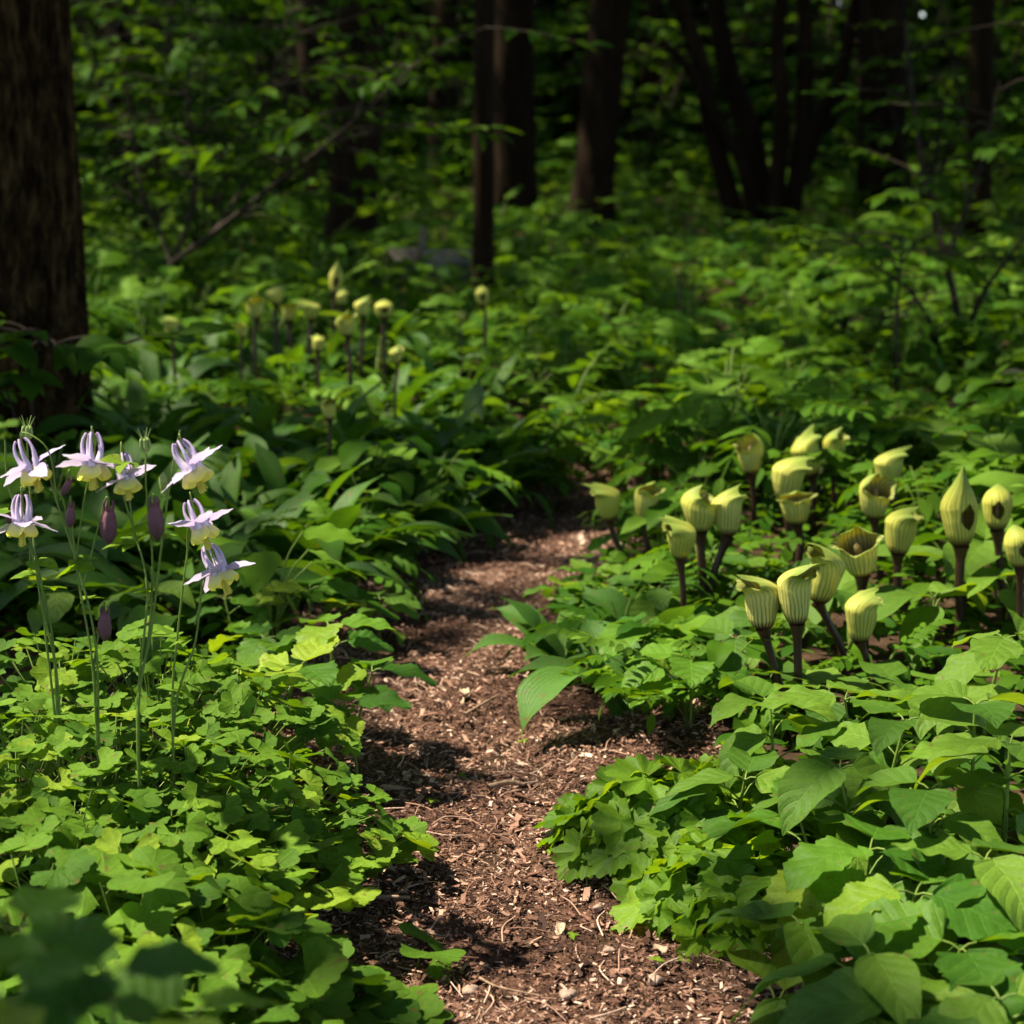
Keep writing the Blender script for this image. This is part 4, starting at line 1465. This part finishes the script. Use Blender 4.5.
def broadleaf(label, px, py, Y, key='leaf_broad', pairs=3, s=1.0, seed=0, name='broad_leaved_plant', group='broad-leaved plants beside the path', whorl=3, tilt=.04):
    r = np.random.default_rng(seed + 500)
    top = at(px, py, Y)
    g = float(height(top[0], top[1]))
    for _ in range(14):
        if Y < 1.9 or not blocks(top[0], Y, top[2] + .02, .10 * s): break
        top[2] -= .015
    Hh = top[2] = max(top[2], g + .06)
    root = np.array([top[0] + r.normal(0, .02), top[1] + r.normal(0, .02), g - .01])
    t = thing(name, label, 'plant', root, 0, group)
    tp = top - root
    bm = MB()
    axis = smooth_path([np.zeros(3), tp * [.3, .3, .5], tp], 8)
    tube(bm, axis, np.linspace(.0032, .0018, len(axis)), 6)
    a0 = r.uniform(0, 6.28)
    if key == 'leaf_broad': s *= .86; pairs += 1
    for w_ in range(whorl):
        yaw = a0 + w_ * 2 * PI / whorl + r.normal(0, .2)
        d = np.array([-math.sin(yaw), math.cos(yaw), 0])
        e = tp + d * .018 * s + [0, 0, .006]
        tube(bm, [tp, (tp + e) / 2 + [0, 0, .002], e], .0012, 5)
        leaf_child(key, t, e, yaw, r.normal(tilt, .16), r.normal(0, .14), s * r.uniform(.85, 1.2), r)
    for k in range(pairs):
        f = .82 - .62 * (k + r.uniform(-.2, .2)) / max(1, pairs)
        c = axis[int(np.clip(f, .1, .95) * (len(axis) - 1))]
        for sg in (0, 1):
            yaw = a0 + 1.1 + k * 1.57 + sg * PI + r.normal(0, .35)
            d = np.array([-math.sin(yaw), math.cos(yaw), 0])
            e = c + d * r.uniform(.02, .05) * s + [0, 0, r.uniform(.008, .03)]
            tube(bm, [c, (c + e) / 2 + [0, 0, .004], e], .0012, 5)
            leaf_child(key, t, e, yaw, r.normal(tilt - .15, .22), r.normal(0, .2), s * r.uniform(.75, 1.1), r)
    bm.build('stem', M['green_stem'], t)
    return t


BL = [(845, 700, 2.25, 'leaf_broad', 2, 1.0, 'leafy plant with level leaves right of the front spathe stems'), (905, 722, 2.12, 'leaf_broad', 3, 1.05, 'leafy plant with round overlapping leaves below the peaked spathe'),
      (975, 705, 2.1, 'leaf_broad', 3, 1.1, 'leafy plant at the right edge with large level top leaves'), (770, 705, 2.3, 'leaf_broad', 2, .95, 'leafy plant around the foot of the front spathe pair'),
      (1010, 745, 1.95, 'leaf_broad', 3, 1.1, 'leafy plant at the right edge under the large level leaves'), (840, 770, 2.0, 'leaf_broad', 3, .95, 'leafy plant with thin visible stems in the right bed centre'),
      (930, 790, 1.92, 'leaf_broad', 3, 1.0, 'shaded leafy plant in the middle of the right bed'), (745, 780, 2.15, 'leaf_broad', 2, .95, 'leafy plant with pale upper leaf behind the ruffled plant'),
      (800, 820, 2.0, 'leaf_tooth', 3, 1.0, 'toothed plant just right of the ruffled plant'), (870, 850, 1.85, 'leaf_tooth', 3, 1.05, 'toothed plant with down-turned leaves in the lower right bed'),
      (985, 860, 1.78, 'leaf_broad', 4, .95, 'dark leafy plant at the lower right edge'), (915, 895, 1.75, 'leaf_tooth', 3, 1.1, 'toothed shaded plant above the large near leaves'),
      (800, 925, 1.75, 'leaf_big', 2, .62, 'plant with large smooth near leaves beside the path at lower right'), (870, 955, 1.62, 'leaf_big', 3, .66, 'plant with the largest near leaves at the lower right'),
      (960, 950, 1.65, 'leaf_tooth', 4, 1.0, 'yellowish leafy plant right of the largest near leaves'), (780, 1000, 1.7, 'leaf_big', 2, .55, 'low large-leaved plant at the bottom beside the path'),
      (1000, 1000, 1.55, 'leaf_broad', 4, 1.0, 'dark leafy plant in the bottom right corner'), (905, 1010, 1.55, 'leaf_broad', 2, 1.1, 'leafy plant at the bottom edge right of centre bed'),
      (640, 628, 2.85, 'leaf_tooth', 2, .95, 'yellow-green toothed plant at the right side of the path bend'), (690, 660, 2.65, 'leaf_tooth', 3, .95, 'leafy plant between the drooping strap leaf and the front pair'),
      (735, 640, 2.7, 'leaf_broad', 2, .9, 'leafy plant in front of the left trio of spathes'), (655, 590, 3.1, 'leaf_broad', 2, .9, 'leafy plant left of the left trio'),
      (770, 620, 2.85, 'leaf_broad', 2, .9, 'leafy plant behind the front spathe pair'), (830, 660, 2.55, 'leaf_broad', 2, 1.0, 'leafy plant under the low spathe'),
      (895, 640, 2.6, 'leaf_big', 1, .7, 'plant with a broad upright leaf right of the low spathe'), (940, 640, 2.5, 'leaf_broad', 2, 1.1, 'leafy plant at the foot of the peaked spathe'),
      (1005, 640, 2.45, 'leaf_broad', 2, 1.0, 'leafy plant under the spathe cut by the edge'), (935, 580, 2.9, 'leaf_big', 1, .85, 'large-leaved plant left of the peaked spathe'),
      (830, 590, 2.95, 'leaf_big', 1, .7, 'large-leaved plant beside the wide pale spathe'), (985, 545, 3.2, 'leaf_big', 1, .9, 'large-leaved plant behind the two oval-mouthed spathes'),
      (910, 490, 3.6, 'leaf_big', 1, .9, 'large-leaved plant behind the long-hooded spathe'), (980, 440, 4.0, 'leaf_big', 1, 1.0, 'large dark leaves at the right behind all the near spathes'),
      (930, 440, 4.1, 'leaf_big', 1, 1.0, 'large dark-leaved plant left of the right edge leaves'), (675, 452, 4.4, 'leaf_big', 1, .5, 'broad leafy plant left of the back row of spathes'),
      (770, 540, 3.3, 'leaf_big', 1, .7, 'broad leafy plant under the round pale spathe'), (715, 560, 3.3, 'leaf_broad', 2, .9, 'leafy plant behind the left trio stems'),
      (590, 575, 3.4, 'leaf_broad', 2, .8, 'leafy plant at the right edge of the narrow path'), (560, 590, 3.3, 'leaf_tooth', 2, .75, 'small leafy plant nearest the path bend on the right'),
      (1015, 570, 3.0, 'leaf_big', 1, .8, 'large-leaved plant at the right edge behind the cut spathe'), (860, 560, 3.2, 'leaf_big', 1, .7, 'large-leaved plant between the wide pale and plain spathes'),
      # left of the path: bright yellow-green sprigs
      (330, 628, 2.65, 'leaf_tooth', 2, .85, 'yellow-green toothed sprig behind the right end of the columbines'), (300, 668, 2.5, 'leaf_tooth', 3, .9, 'bright toothed plant beside the right end of the columbines'),
      (372, 672, 2.55, 'leaf_tooth', 2, .8, 'bright toothed sprig reaching over the path edge'), (265, 640, 2.7, 'leaf_tooth', 2, .9, 'toothed plant in half shade behind the columbine leaves'),
      (345, 708, 2.45, 'leaf_tooth', 1, .8, 'low toothed sprig at the left path edge'), (225, 600, 3.0, 'leaf_tooth', 2, .9, 'shaded toothed plant behind the right columbine flowers'),
      (310, 590, 3.05, 'leaf_tooth', 2, .9, 'shaded leafy plant under the strap leaves'), (380, 600, 3.15, 'leaf_broad', 2, .75, 'shaded leafy plant at the left side of the path bend'),
      (150, 590, 3.0, 'leaf_broad', 2, .95, 'dim leafy plant behind the columbine stems'), (60, 590, 3.0, 'leaf_broad', 2, 1.0, 'dim leafy plant behind the left columbine stems'),
      (100, 540, 3.4, 'leaf_big', 1, .8, 'dim large-leaved plant behind the hanging purple buds'), (20, 560, 3.2, 'leaf_big', 1, .8, 'dim large-leaved plant at the left edge')]
for k, (px, py, Y, key, pr, s, lb) in enumerate(BL):
    broadleaf(lb, px, py, Y, key, pr, s, seed=k, name='toothed_plant' if key == 'leaf_tooth' else 'broad_leaved_plant', whorl=3 if key != 'leaf_big' else 2)


# strap-leaved clumps on the right of the path, with the big drooping leaf
def strap_clump(label, px, py, n, s, seed, hero=None):
    r = np.random.default_rng(seed)
    g = on_path(px, py)
    g[2] = float(height(g[0], g[1])) - .01
    t = thing('strap_leaved_plant', label, 'plant', g, 0, 'strap-leaved plants right of the path')
    for k in range(n):
        yaw = k * 2.4 + r.normal(0, .3)
        leaf_child('leaf_strap', t, (r.normal(0, .02), r.normal(0, .02), 0), yaw, r.uniform(.75, 1.35), r.normal(0, .25), s * r.uniform(.7, 1.1), r)
    if hero:
        for (yaw, pitch, roll, sc, idx, h) in hero:
            leaf_child('leaf_strap', t, (0, 0, h), yaw, pitch, roll, sc, r, idx)


strap_clump('strap-leaved plant with one big ribbed leaf drooping over the path', 625, 715, 6, .8, 1, [(D(118), .75, .3, 1.0, 2, .05), (D(80), .9, .2, .8, 1, .02)])
strap_clump('strap-leaved plant with upright dark leaves at the right path bend', 560, 668, 8, .7, 2, [(D(95), .8, .2, .7, 1, .02)])
strap_clump('strap-leaved plant between the path and the left trio', 650, 660, 7, .75, 3)
strap_clump('strap-leaved plant at the far turn of the path', 622, 605, 7, .5, 4)

# ------------------------------------------------------------------ ruffled plants
def ruffled(label, px, py, Y, R_, n, seed):
    r = np.random.default_rng(seed)
    top = at(px, py, Y)
    g = float(height(top[0], top[1]))
    Hh = top[2] - g
    t = thing('ruffled_plant', label, 'plant', (top[0], top[1], g), 0, 'ruffled bright green plants')
    bm, sm = MB(), MB()
    for k in range(n):
        a = k * 2.4 + r.normal(0, .2)
        f = math.sqrt((k + .5) / n)
        ro = R_ * f
        z = Hh * (1 - .75 * f ** 2.2) * r.uniform(.75, 1.04)
        z = max(z, .03)
        p = np.array([math.cos(a) * ro, math.sin(a) * ro, z])
        tube(sm, smooth_path([(0, 0, .0), (p[0] * .35, p[1] * .35, z * .7), p], 4), .0014, 4)
        bm.inst(T_RUF[k % 4], rots(a - PI / 2 + r.normal(0, .4), -.15 - .8 * f + r.normal(0, .22), r.normal(0, .25)), p, r.uniform(.75, 1.2), r.uniform(.1, .95))
    bm.build('foliage', M['ruffle'], t)
    sm.build('stems', M['green_stem'], t)


ruffled('ruffled bright green plant bulging over the right path edge', 672, 775, 2.2, .15, 80, 1)
ruffled('ruffled green plant behind and right of the bulging one', 735, 765, 2.28, .13, 46, 2)
ruffled('low ruffled plant with shaded side above the lower right leaves', 725, 850, 2.02, .11, 44, 3)
ruffled('small ruffled sprig poking out over the sunny path', 598, 815, 2.3, .05, 9, 4)


# ------------------------------------------------------------------ columbines
def columbine_bush(label, px, py, Y, R_, n, seed, s=1.0, group='leafy columbine clumps left of the path'):
    r = np.random.default_rng(seed + 900)
    top = at(px, py, Y)
    g = float(height(top[0], top[1]))
    Hh = max(top[2] - g, .04)
    t = thing('columbine_clump', label, 'plant', (top[0], top[1], g - .01), 0, group)
    columbine_foliage(t, Hh, R_, n, r, s)
    return t


def columbine_foliage(t, Hh, R_, n, r, s=1.0):
    bm, sm = MB(), MB()
    for k in range(n):
        a = k * 2.4 + r.normal(0, .25)
        f = math.sqrt((k + .5) / n)
        ro = R_ * f * r.uniform(.9, 1.1)
        z = Hh * (1 - .38 * f ** 2) * (r.uniform(.88, 1.05) if r.uniform() < .7 else r.uniform(.5, .85))
        p = np.array([math.cos(a) * ro, math.sin(a) * ro, z])
        tube(sm, smooth_path([(r.normal(0, .01), r.normal(0, .01), 0), (p[0] * .45, p[1] * .45, z * .62), p], 5), np.linspace(.0014, .0009, 11), 5)
        bm.inst(T_COL[int(r.integers(6))], rots(a - PI / 2 + r.normal(0, .5), -.08 - .22 * f + r.normal(0, .2), r.normal(0, .2)), p, s * r.uniform(.7, 1.15), np.clip(r.normal(.48, .28), 0, 1))
    bm.build('foliage', M['columbine'], t)
    sm.build('stems', M['green_stem'], t)


CB = [(55, 652, 2.35, .15, 26, 'lit columbine clump at the back under the left flowers'), (150, 655, 2.32, .15, 28, 'lit columbine clump at the back under the middle flowers'),
      (235, 685, 2.3, .14, 26, 'lit columbine clump at the back right of the flowers'), (10, 710, 2.1, .15, 26, 'columbine clump at the left edge below the flowers'),
      (105, 725, 2.08, .15, 28, 'columbine clump round the foot of the flower stems'), (195, 745, 2.08, .14, 28, 'columbine clump just right of the flower stem feet'),
      (280, 765, 2.14, .13, 24, 'columbine clump reaching towards the sunny path'), (335, 800, 2.12, .09, 14, 'outermost columbine clump hanging over the path edge'),
      (60, 790, 1.92, .14, 24, 'columbine clump in the middle of the left bed edge'), (165, 815, 1.9, .13, 22, 'shaded columbine clump in the centre of the left bed'),
      (255, 825, 1.95, .12, 20, 'half-shaded columbine clump near the path'), (30, 850, 1.75, .13, 18, 'columbine clump with big rounded leaflets at the left edge'),
      (125, 865, 1.72, .12, 18, 'columbine clump with big rounded leaflets in front'), (215, 880, 1.75, .11, 18, 'columbine clump with level rounded leaflets in front'),
      (285, 915, 1.78, .08, 10, 'small low columbine clump near the path edge'), (70, 940, 1.6, .11, 14, 'near columbine clump at lower left'),
      (170, 950, 1.6, .10, 14, 'near columbine clump right of the lower left one'), (250, 965, 1.66, .08, 9, 'low near columbine clump by the mulch'),
      (345, 965, 1.77, .045, 4, 'tiny dark columbine sprig on the mulch edge'), (300, 1005, 1.7, .06, 6, 'tiny columbine sprig at the bottom of the path edge'),
      (415, 1008, 1.9, .015, 1, 'single columbine leaf on the mulch at the bottom'), (375, 1020, 1.75, .04, 3, 'little columbine sprig at the bottom edge')]
for k, (px, py, Y, R_, n, lb) in enumerate(CB):
    columbine_bush(lb, px, py - (24 if py < 700 else 14 if py < 780 else 0), Y, R_, int(n * 1.7) if n > 6 and py < 820 else int(n * .8) if n > 6 else n, k, s=.70 if py < 770 else .85 if py < 820 else 1.15)
# blurred near leaves in the bottom left corner
for k, (px, py, Y, lb) in enumerate([(20, 935, 1.08, 'blurred near leafy plant at the left bottom edge'), (110, 975, 1.02, 'blurred near leafy plant beside the bottom left one'), (15, 1005, .95, 'most blurred leafy plant in the bottom left corner'), (190, 1020, 1.12, 'blurred low leafy plant at the bottom edge')]):
    broadleaf(lb, px, py, Y, 'leaf_tooth', 3, .66, seed=200 + k, name='toothed_plant', group='blurred near plants at the bottom left')

# flower parts
PET = leaf_grid(.0205, .0215, lambda v: np.clip(.6 + .6 * v, 0, 1) * np.clip((1.06 - v) / .22, 0, 1) ** .5, n=10, m=3, droop=-.3, fold=.42, seed=1)
SEP = leaf_grid(.039, .0205, lambda v: np.sin(PI * np.clip(v * .97 + .03, 0, 1) ** .8) ** .95, n=12, m=3, droop=.15, fold=.18, wave=.03, seed=2)


def flower_meshes():
    b = MB()
    for k in range(5):
        a = k * 2 * PI / 5
        d = np.array([math.cos(a), math.sin(a), 0])
        # blade hanging down: leaf +Y -> down and slightly outward, upper face inward
        R = rots(a - PI / 2, -1.3, 0)
        b.inst(PET, R, d * .0052 + [0, 0, .001], 1.0, .5, 0)
        pts = [d * .0066 + [0, 0, -.004], d * .0080 + [0, 0, .004], d * .0098 + [0, 0, .011], d * .0104 + [0, 0, .018], d * .0092 + [0, 0, .0245], d * .0068 + [0, 0, .0290], d * .0048 + [0, 0, .0298]]
        p = smooth_path(pts, 4)
        tube(b, p, np.interp(np.linspace(0, 1, len(p)), [0, .12, .3, .55, .8, .92, 1], [.0046, .0038, .0025, .0016, .0012, .0017, .0007]), 8, .5, 1)
    pet = b.mesh('flower', [M['petal'], M['spur']])
    b = MB()
    b.inst(SEP, rots(0, 0, 0), (0, .003, 0), 1.0)
    sep = b.mesh('sepal', M['sepal'])
    b = MB()
    r = np.random.default_rng(4)
    for k in range(22):
        a, q = r.uniform(0, 6.28), r.uniform(0, .004)
        e = np.array([math.cos(a) * q * 1.2, math.sin(a) * q * 1.2, -.021 - r.uniform(0, .005)])
        tube(b, [(e[0] * .3, e[1] * .3, -.004), e * [.8, .8, .6], e], [.0003, .0003, .0004], 4)
        tube(b, [e, e - [0, 0, .0012], e - [0, 0, .0022]], [.0003, .0009, .0003], 5)
    st = b.mesh('stamens', M['stamen'])
    b = MB()
    th = np.linspace(0, 2 * PI, 25)[:-1]
    f = np.linspace(0, 1, 16)
    prof = np.interp(f, [0, .05, .2, .5, .75, .93, 1], [.002, .005, .0075, .0092, .0085, .004, .0008])
    rr = prof[:, None] * (1 + .10 * np.cos(5 * th)[None])
    v = np.stack([rr * np.cos(th), rr * np.sin(th), np.repeat((-.042 * f)[:, None], 24, 1)], -1).reshape(-1, 3)
    i, j = np.meshgrid(np.arange(15), np.arange(24), indexing='ij')
    q = np.stack([i * 24 + j, i * 24 + (j + 1) % 24, (i + 1) * 24 + (j + 1) % 24, (i + 1) * 24 + j], -1).reshape(-1, 4)
    b.add(v, q, .5, np.stack([np.tile(th / 6.28, 16), np.repeat(f, 24)], 1))
    for k in range(5):
        a = k * 1.2566
        d = np.array([math.cos(a), math.sin(a), 0])
        tube(b, smooth_path([d * .004 + [0, 0, -.004], d * .006 + [0, 0, .003], d * .004 + [0, 0, .009]], 3), np.linspace(.002, .0007, 7), 6, .5)
    bud = b.mesh('bud', M['bud'])
    b = MB()
    for k in range(5):
        a = k * 1.2566
        d = np.array([math.cos(a), math.sin(a), 0])
        p = smooth_path([d * .001, d * .0042 + [0, 0, .006], d * .004 + [0, 0, .014], d * .0045 + [0, 0, .018], d * .009 + [0, 0, .027]], 4)
        tube(b, p, np.interp(np.linspace(0, 1, len(p)), [0, .2, .5, .7, 1], [.0014, .0028, .0024, .0006, .0003]), 6)
    pod = b.mesh('seed_pod', M['green_bud'])
    return pet, sep, st, bud, pod


F_PET, F_SEP, F_ST, F_BUD, F_POD = flower_meshes()
CY = 2.02


def flower(t, root, px, py, yaw, tilt, s, seed, Y=CY):
    """px,py = receptacle; axis tilted by tilt towards yaw (0 = to the right, -90 = to the viewer)"""
    r = np.random.default_rng(seed)
    p = at(px, py, Y) - root
    o = link('flower', F_PET, t)
    ax = Matrix.Rotation(yaw, 4, 'Z') @ Matrix.Rotation(-tilt, 4, 'Y') @ Matrix.Rotation(r.uniform(0, 1.2), 4, 'Z')
    o.matrix_local = Matrix.Translation(Vector(p)) @ ax @ Matrix.Scale(s * 1.1, 4)
    for k in range(5):
        c = link('sepal', F_SEP, o)
        c.matrix_local = Matrix.Rotation(k * 2 * PI / 5 + PI / 5 - PI / 2, 4, 'Z') @ Matrix.Rotation(r.normal(.0, .22), 4, 'X') @ Matrix.Rotation(r.normal(0, .25), 4, 'Y')
    link('stamens', F_ST, o)
    return p, np.array((ax @ Vector((0, 0, 1)))[:])


def fstem(sm, pts_px, root, Y, r0=.0022, r1=.0012, end=None, up=None):
    P = [at(x, y, Y) - root for x, y in pts_px]
    if end is not None:
        P += [end + up * .016 + [0, 0, .006], end + up * .004]
    p = smooth_path(P, 6)
    tube(sm, p, np.linspace(r0, r1, len(p)), 6)


def small_leaf(fm, px, py, Y, root, s, yaw, r):
    p = at(px, py, Y) - root
    for k in range(3):
        fm.inst(T_SMALL[k % 2], rots(yaw + (k - 1) * .8, r.normal(.1, .2), r.normal(0, .3)), p, s * r.uniform(.7, 1.1), r.uniform(.6, 1))


def bract_cluster(fm, root, spots, Y, r):
    for (px, py, s, yaw) in spots:
        small_leaf(fm, px, py, Y, root, s * 1.5, yaw, r)


def flowering(label, base_px, Y, stems, flowers, buds, pods, greens, bracts, seed):
    """stems: list of px polylines from base up; flowers: (px,py,yaw,tilt,scale,stem polyline)"""
    r = np.random.default_rng(seed)
    b = at(base_px[0], base_px[1], Y)
    g = float(height(b[0], b[1]))
    root = np.array([b[0], b[1], g - .01])
    t = thing('flowering_columbine', label, 'flower', root, 0, 'lavender and yellow columbines in bloom')
    sm, fm = MB(), MB()
    fs = at(base_px[0], base_px[1], Y) - root
    for st in stems:
        P = [np.zeros(3)] + [at(x, y, Y + d_) - root for x, y, d_ in st]
        p = smooth_path(P, 6)
        w_ = np.linspace(0, 1, len(p))[:, None]
        p = p + np.sin(w_ * r.uniform(5, 9) + r.uniform(0, 6)) * w_ * (1 - w_) * np.array([[r.normal(0, .016), r.normal(0, .016), 0]])
        tube(sm, p, np.linspace(.0019, .0011, len(p)), 6)
    for k, (px, py, yaw, tilt, s, st) in enumerate(flowers):
        p, up = flower(t, root, px, py, yaw, tilt, s, seed * 10 + k, Y + .02 * (k % 3 - 1))
        P = [at(x, y, Y) - root for x, y in st] + [p + up * .03 + [0, 0, .012], p + up * .014, p]
        p_ = smooth_path(P, 6)
        tube(sm, p_, np.linspace(.0011, .0008, len(p_)), 6)
    for (px, py, s, rx, st) in buds:
        o = link('bud', F_BUD, t)
        p = at(px, py, Y) - root
        o.matrix_local = Matrix.Translation(Vector(p)) @ Matrix.Rotation(rx, 4, 'Y') @ Matrix.Rotation(r.uniform(0, 6), 4, 'Z') @ Matrix.Scale(s, 4)
        P = [at(x, y, Y) - root for x, y in st] + [p + [0, 0, .012], p]
        p_ = smooth_path(P, 6)
        tube(sm, p_, np.linspace(.0014, .0009, len(p_)), 6)
    for (px, py, s) in pods:
        o = link('seed_pod', F_POD, t)
        o.matrix_local = Matrix.Translation(Vector(at(px, py, Y) - root)) @ Matrix.Rotation(r.normal(0, .1), 4, 'Y') @ Matrix.Scale(s, 4)
    for (px, py, s, rx) in greens:
        o = link('bud', bpy.data.meshes['green_bud_mesh'], t)
        o.matrix_local = Matrix.Translation(Vector(at(px, py, Y) - root)) @ Matrix.Rotation(rx, 4, 'Y') @ Matrix.Scale(s, 4)
    for bc in bracts:
        fm = MB()
        bract_cluster(fm, root, [bc], Y, r)
        fm.build('stem_leaf', M['columbine'], t)
    sm.build('flower_stem', M['green_stem'], t)
    return t


gm = F_BUD.copy()
gm.name = 'green_bud_mesh'
gm.materials[0] = M['green_bud']
V_ = -PI / 2
flowering('columbine with two spreading flowers and dark buds on the leftmost tall stems', (98, 790), 2.02,
          [[(97, 740, 0), (92, 660, 0), (80, 590, 0), (68, 520, 0), (62, 497, 0)], [(98, 730, 0), (94, 640, 0), (76, 560, .01), (57, 500, .01), (45, 460, .01)], [(97, 720, .0), (95, 660, .0), (104, 612, 0)]],
          [(93, 463, D(-80), .30, 1.02, [(76, 560), (84, 500), (95, 452)]), (31, 467, D(-30), .42, 1.0, [(57, 500), (48, 450)])],
          [(109, 508, 1.05, .05, [(82, 590), (100, 520), (105, 500)]), (105, 612, .85, .05, [(95, 660), (100, 618)]), (71, 506, .62, .1, [(76, 560), (70, 508)]), (70, 480, .5, .5, [(60, 500), (66, 482)])],
          [], [], [(85, 600, .5, 0), (92, 565, .5, 2), (75, 560, .4, 4)], 1)
flowering('columbine with green seed pod on top and flowers nodding to the right', (140, 780), 2.0,
          [[(138, 720, 0), (146, 640, 0), (150, 560, 0), (147, 490, 0), (146, 455, 0)], [(138, 715, 0), (152, 630, 0), (162, 545, 0), (170, 480, 0), (180, 430, 0)], [(139, 720, .0), (145, 600, 0), (135, 540, .02), (122, 490, .02)]],
          [(192, 468, D(-25), .55, 1.0, [(165, 520), (172, 470), (178, 452)]), (126, 478, D(-60), .40, .85, [(135, 540), (128, 490), (122, 465)])],
          [(154, 504, 1.0, -.05, [(162, 545), (158, 515)])],
          [(146, 452, 1.0)], [(164, 492, .55, PI)], [(160, 540, .45, .3), (135, 545, .45, 2), (150, 590, .4, 1), (128, 462, .5, 3)], 2)
flowering('columbine with two flowers tilted right, lowest of the flowers', (172, 770), 2.05,
          [[(172, 710, 0), (178, 640, 0), (187, 560, 0), (189, 530, 0)], [(171, 715, 0), (190, 640, 0), (204, 580, 0), (210, 570, 0)]],
          [(200, 526, D(-35), .50, .95, [(187, 560), (188, 525), (192, 513)]), (219, 571, D(-35), .55, 1.0, [(195, 625), (207, 570), (212, 556)])],
          [], [], [], [(180, 690, .5, .5), (190, 640, .35, 2)], 3)
flowering('columbine at the left edge with one flower and a seed pod', (60, 780), 2.08,
          [[(57, 700, 0), (42, 610, 0), (28, 550, 0), (12, 490, 0), (5, 440, 0)], [(57, 690, 0), (40, 600, 0), (32, 500, .03), (27, 442, .03)], [(57, 700, 0), (44, 600, 0), (30, 545, 0)]],
          [(22, 522, D(-85), .28, .95, [(30, 560), (30, 520), (24, 508)])],
          [(14, 508, .5, .4, [(22, 540), (16, 512)])],
          [(27, 440, 1.05)], [], [(38, 575, .55, 1.2), (44, 590, .55, 0), (8, 510, .5, 2), (36, 560, .45, 4)], 4)

for k, (px, py, lb) in enumerate([(463, 783, 'tiny green seedling in the middle of the sunlit path'), (432, 808, 'tiny two-leaved seedling left of the middle of the path'), (522, 748, 'tiny seedling just behind the short stout twig'), (570, 945, 'tiny seedling on the near path left of the large leaves'), (655, 970, 'yellowish seedling beside the pale pebbles')]):
    p = on_path(px, py)
    t = thing('seedling', lb, 'seedling', p, 0, 'seedlings on the path')
    sm, fm = MB(), MB()
    tube(sm, [(0, 0, 0), (.001, 0, .006), (.001, .001, .012)], .0006, 5)
    sm.build('stem', M['green_stem'], t)
    for a_ in (0.4, 3.3, 1.9):
        fm.inst(T_SMALL[0], rots(a_ + k, .15, 0), (.001, .001, .012), .26, .9)
    fm.build('foliage', M['columbine'], t)
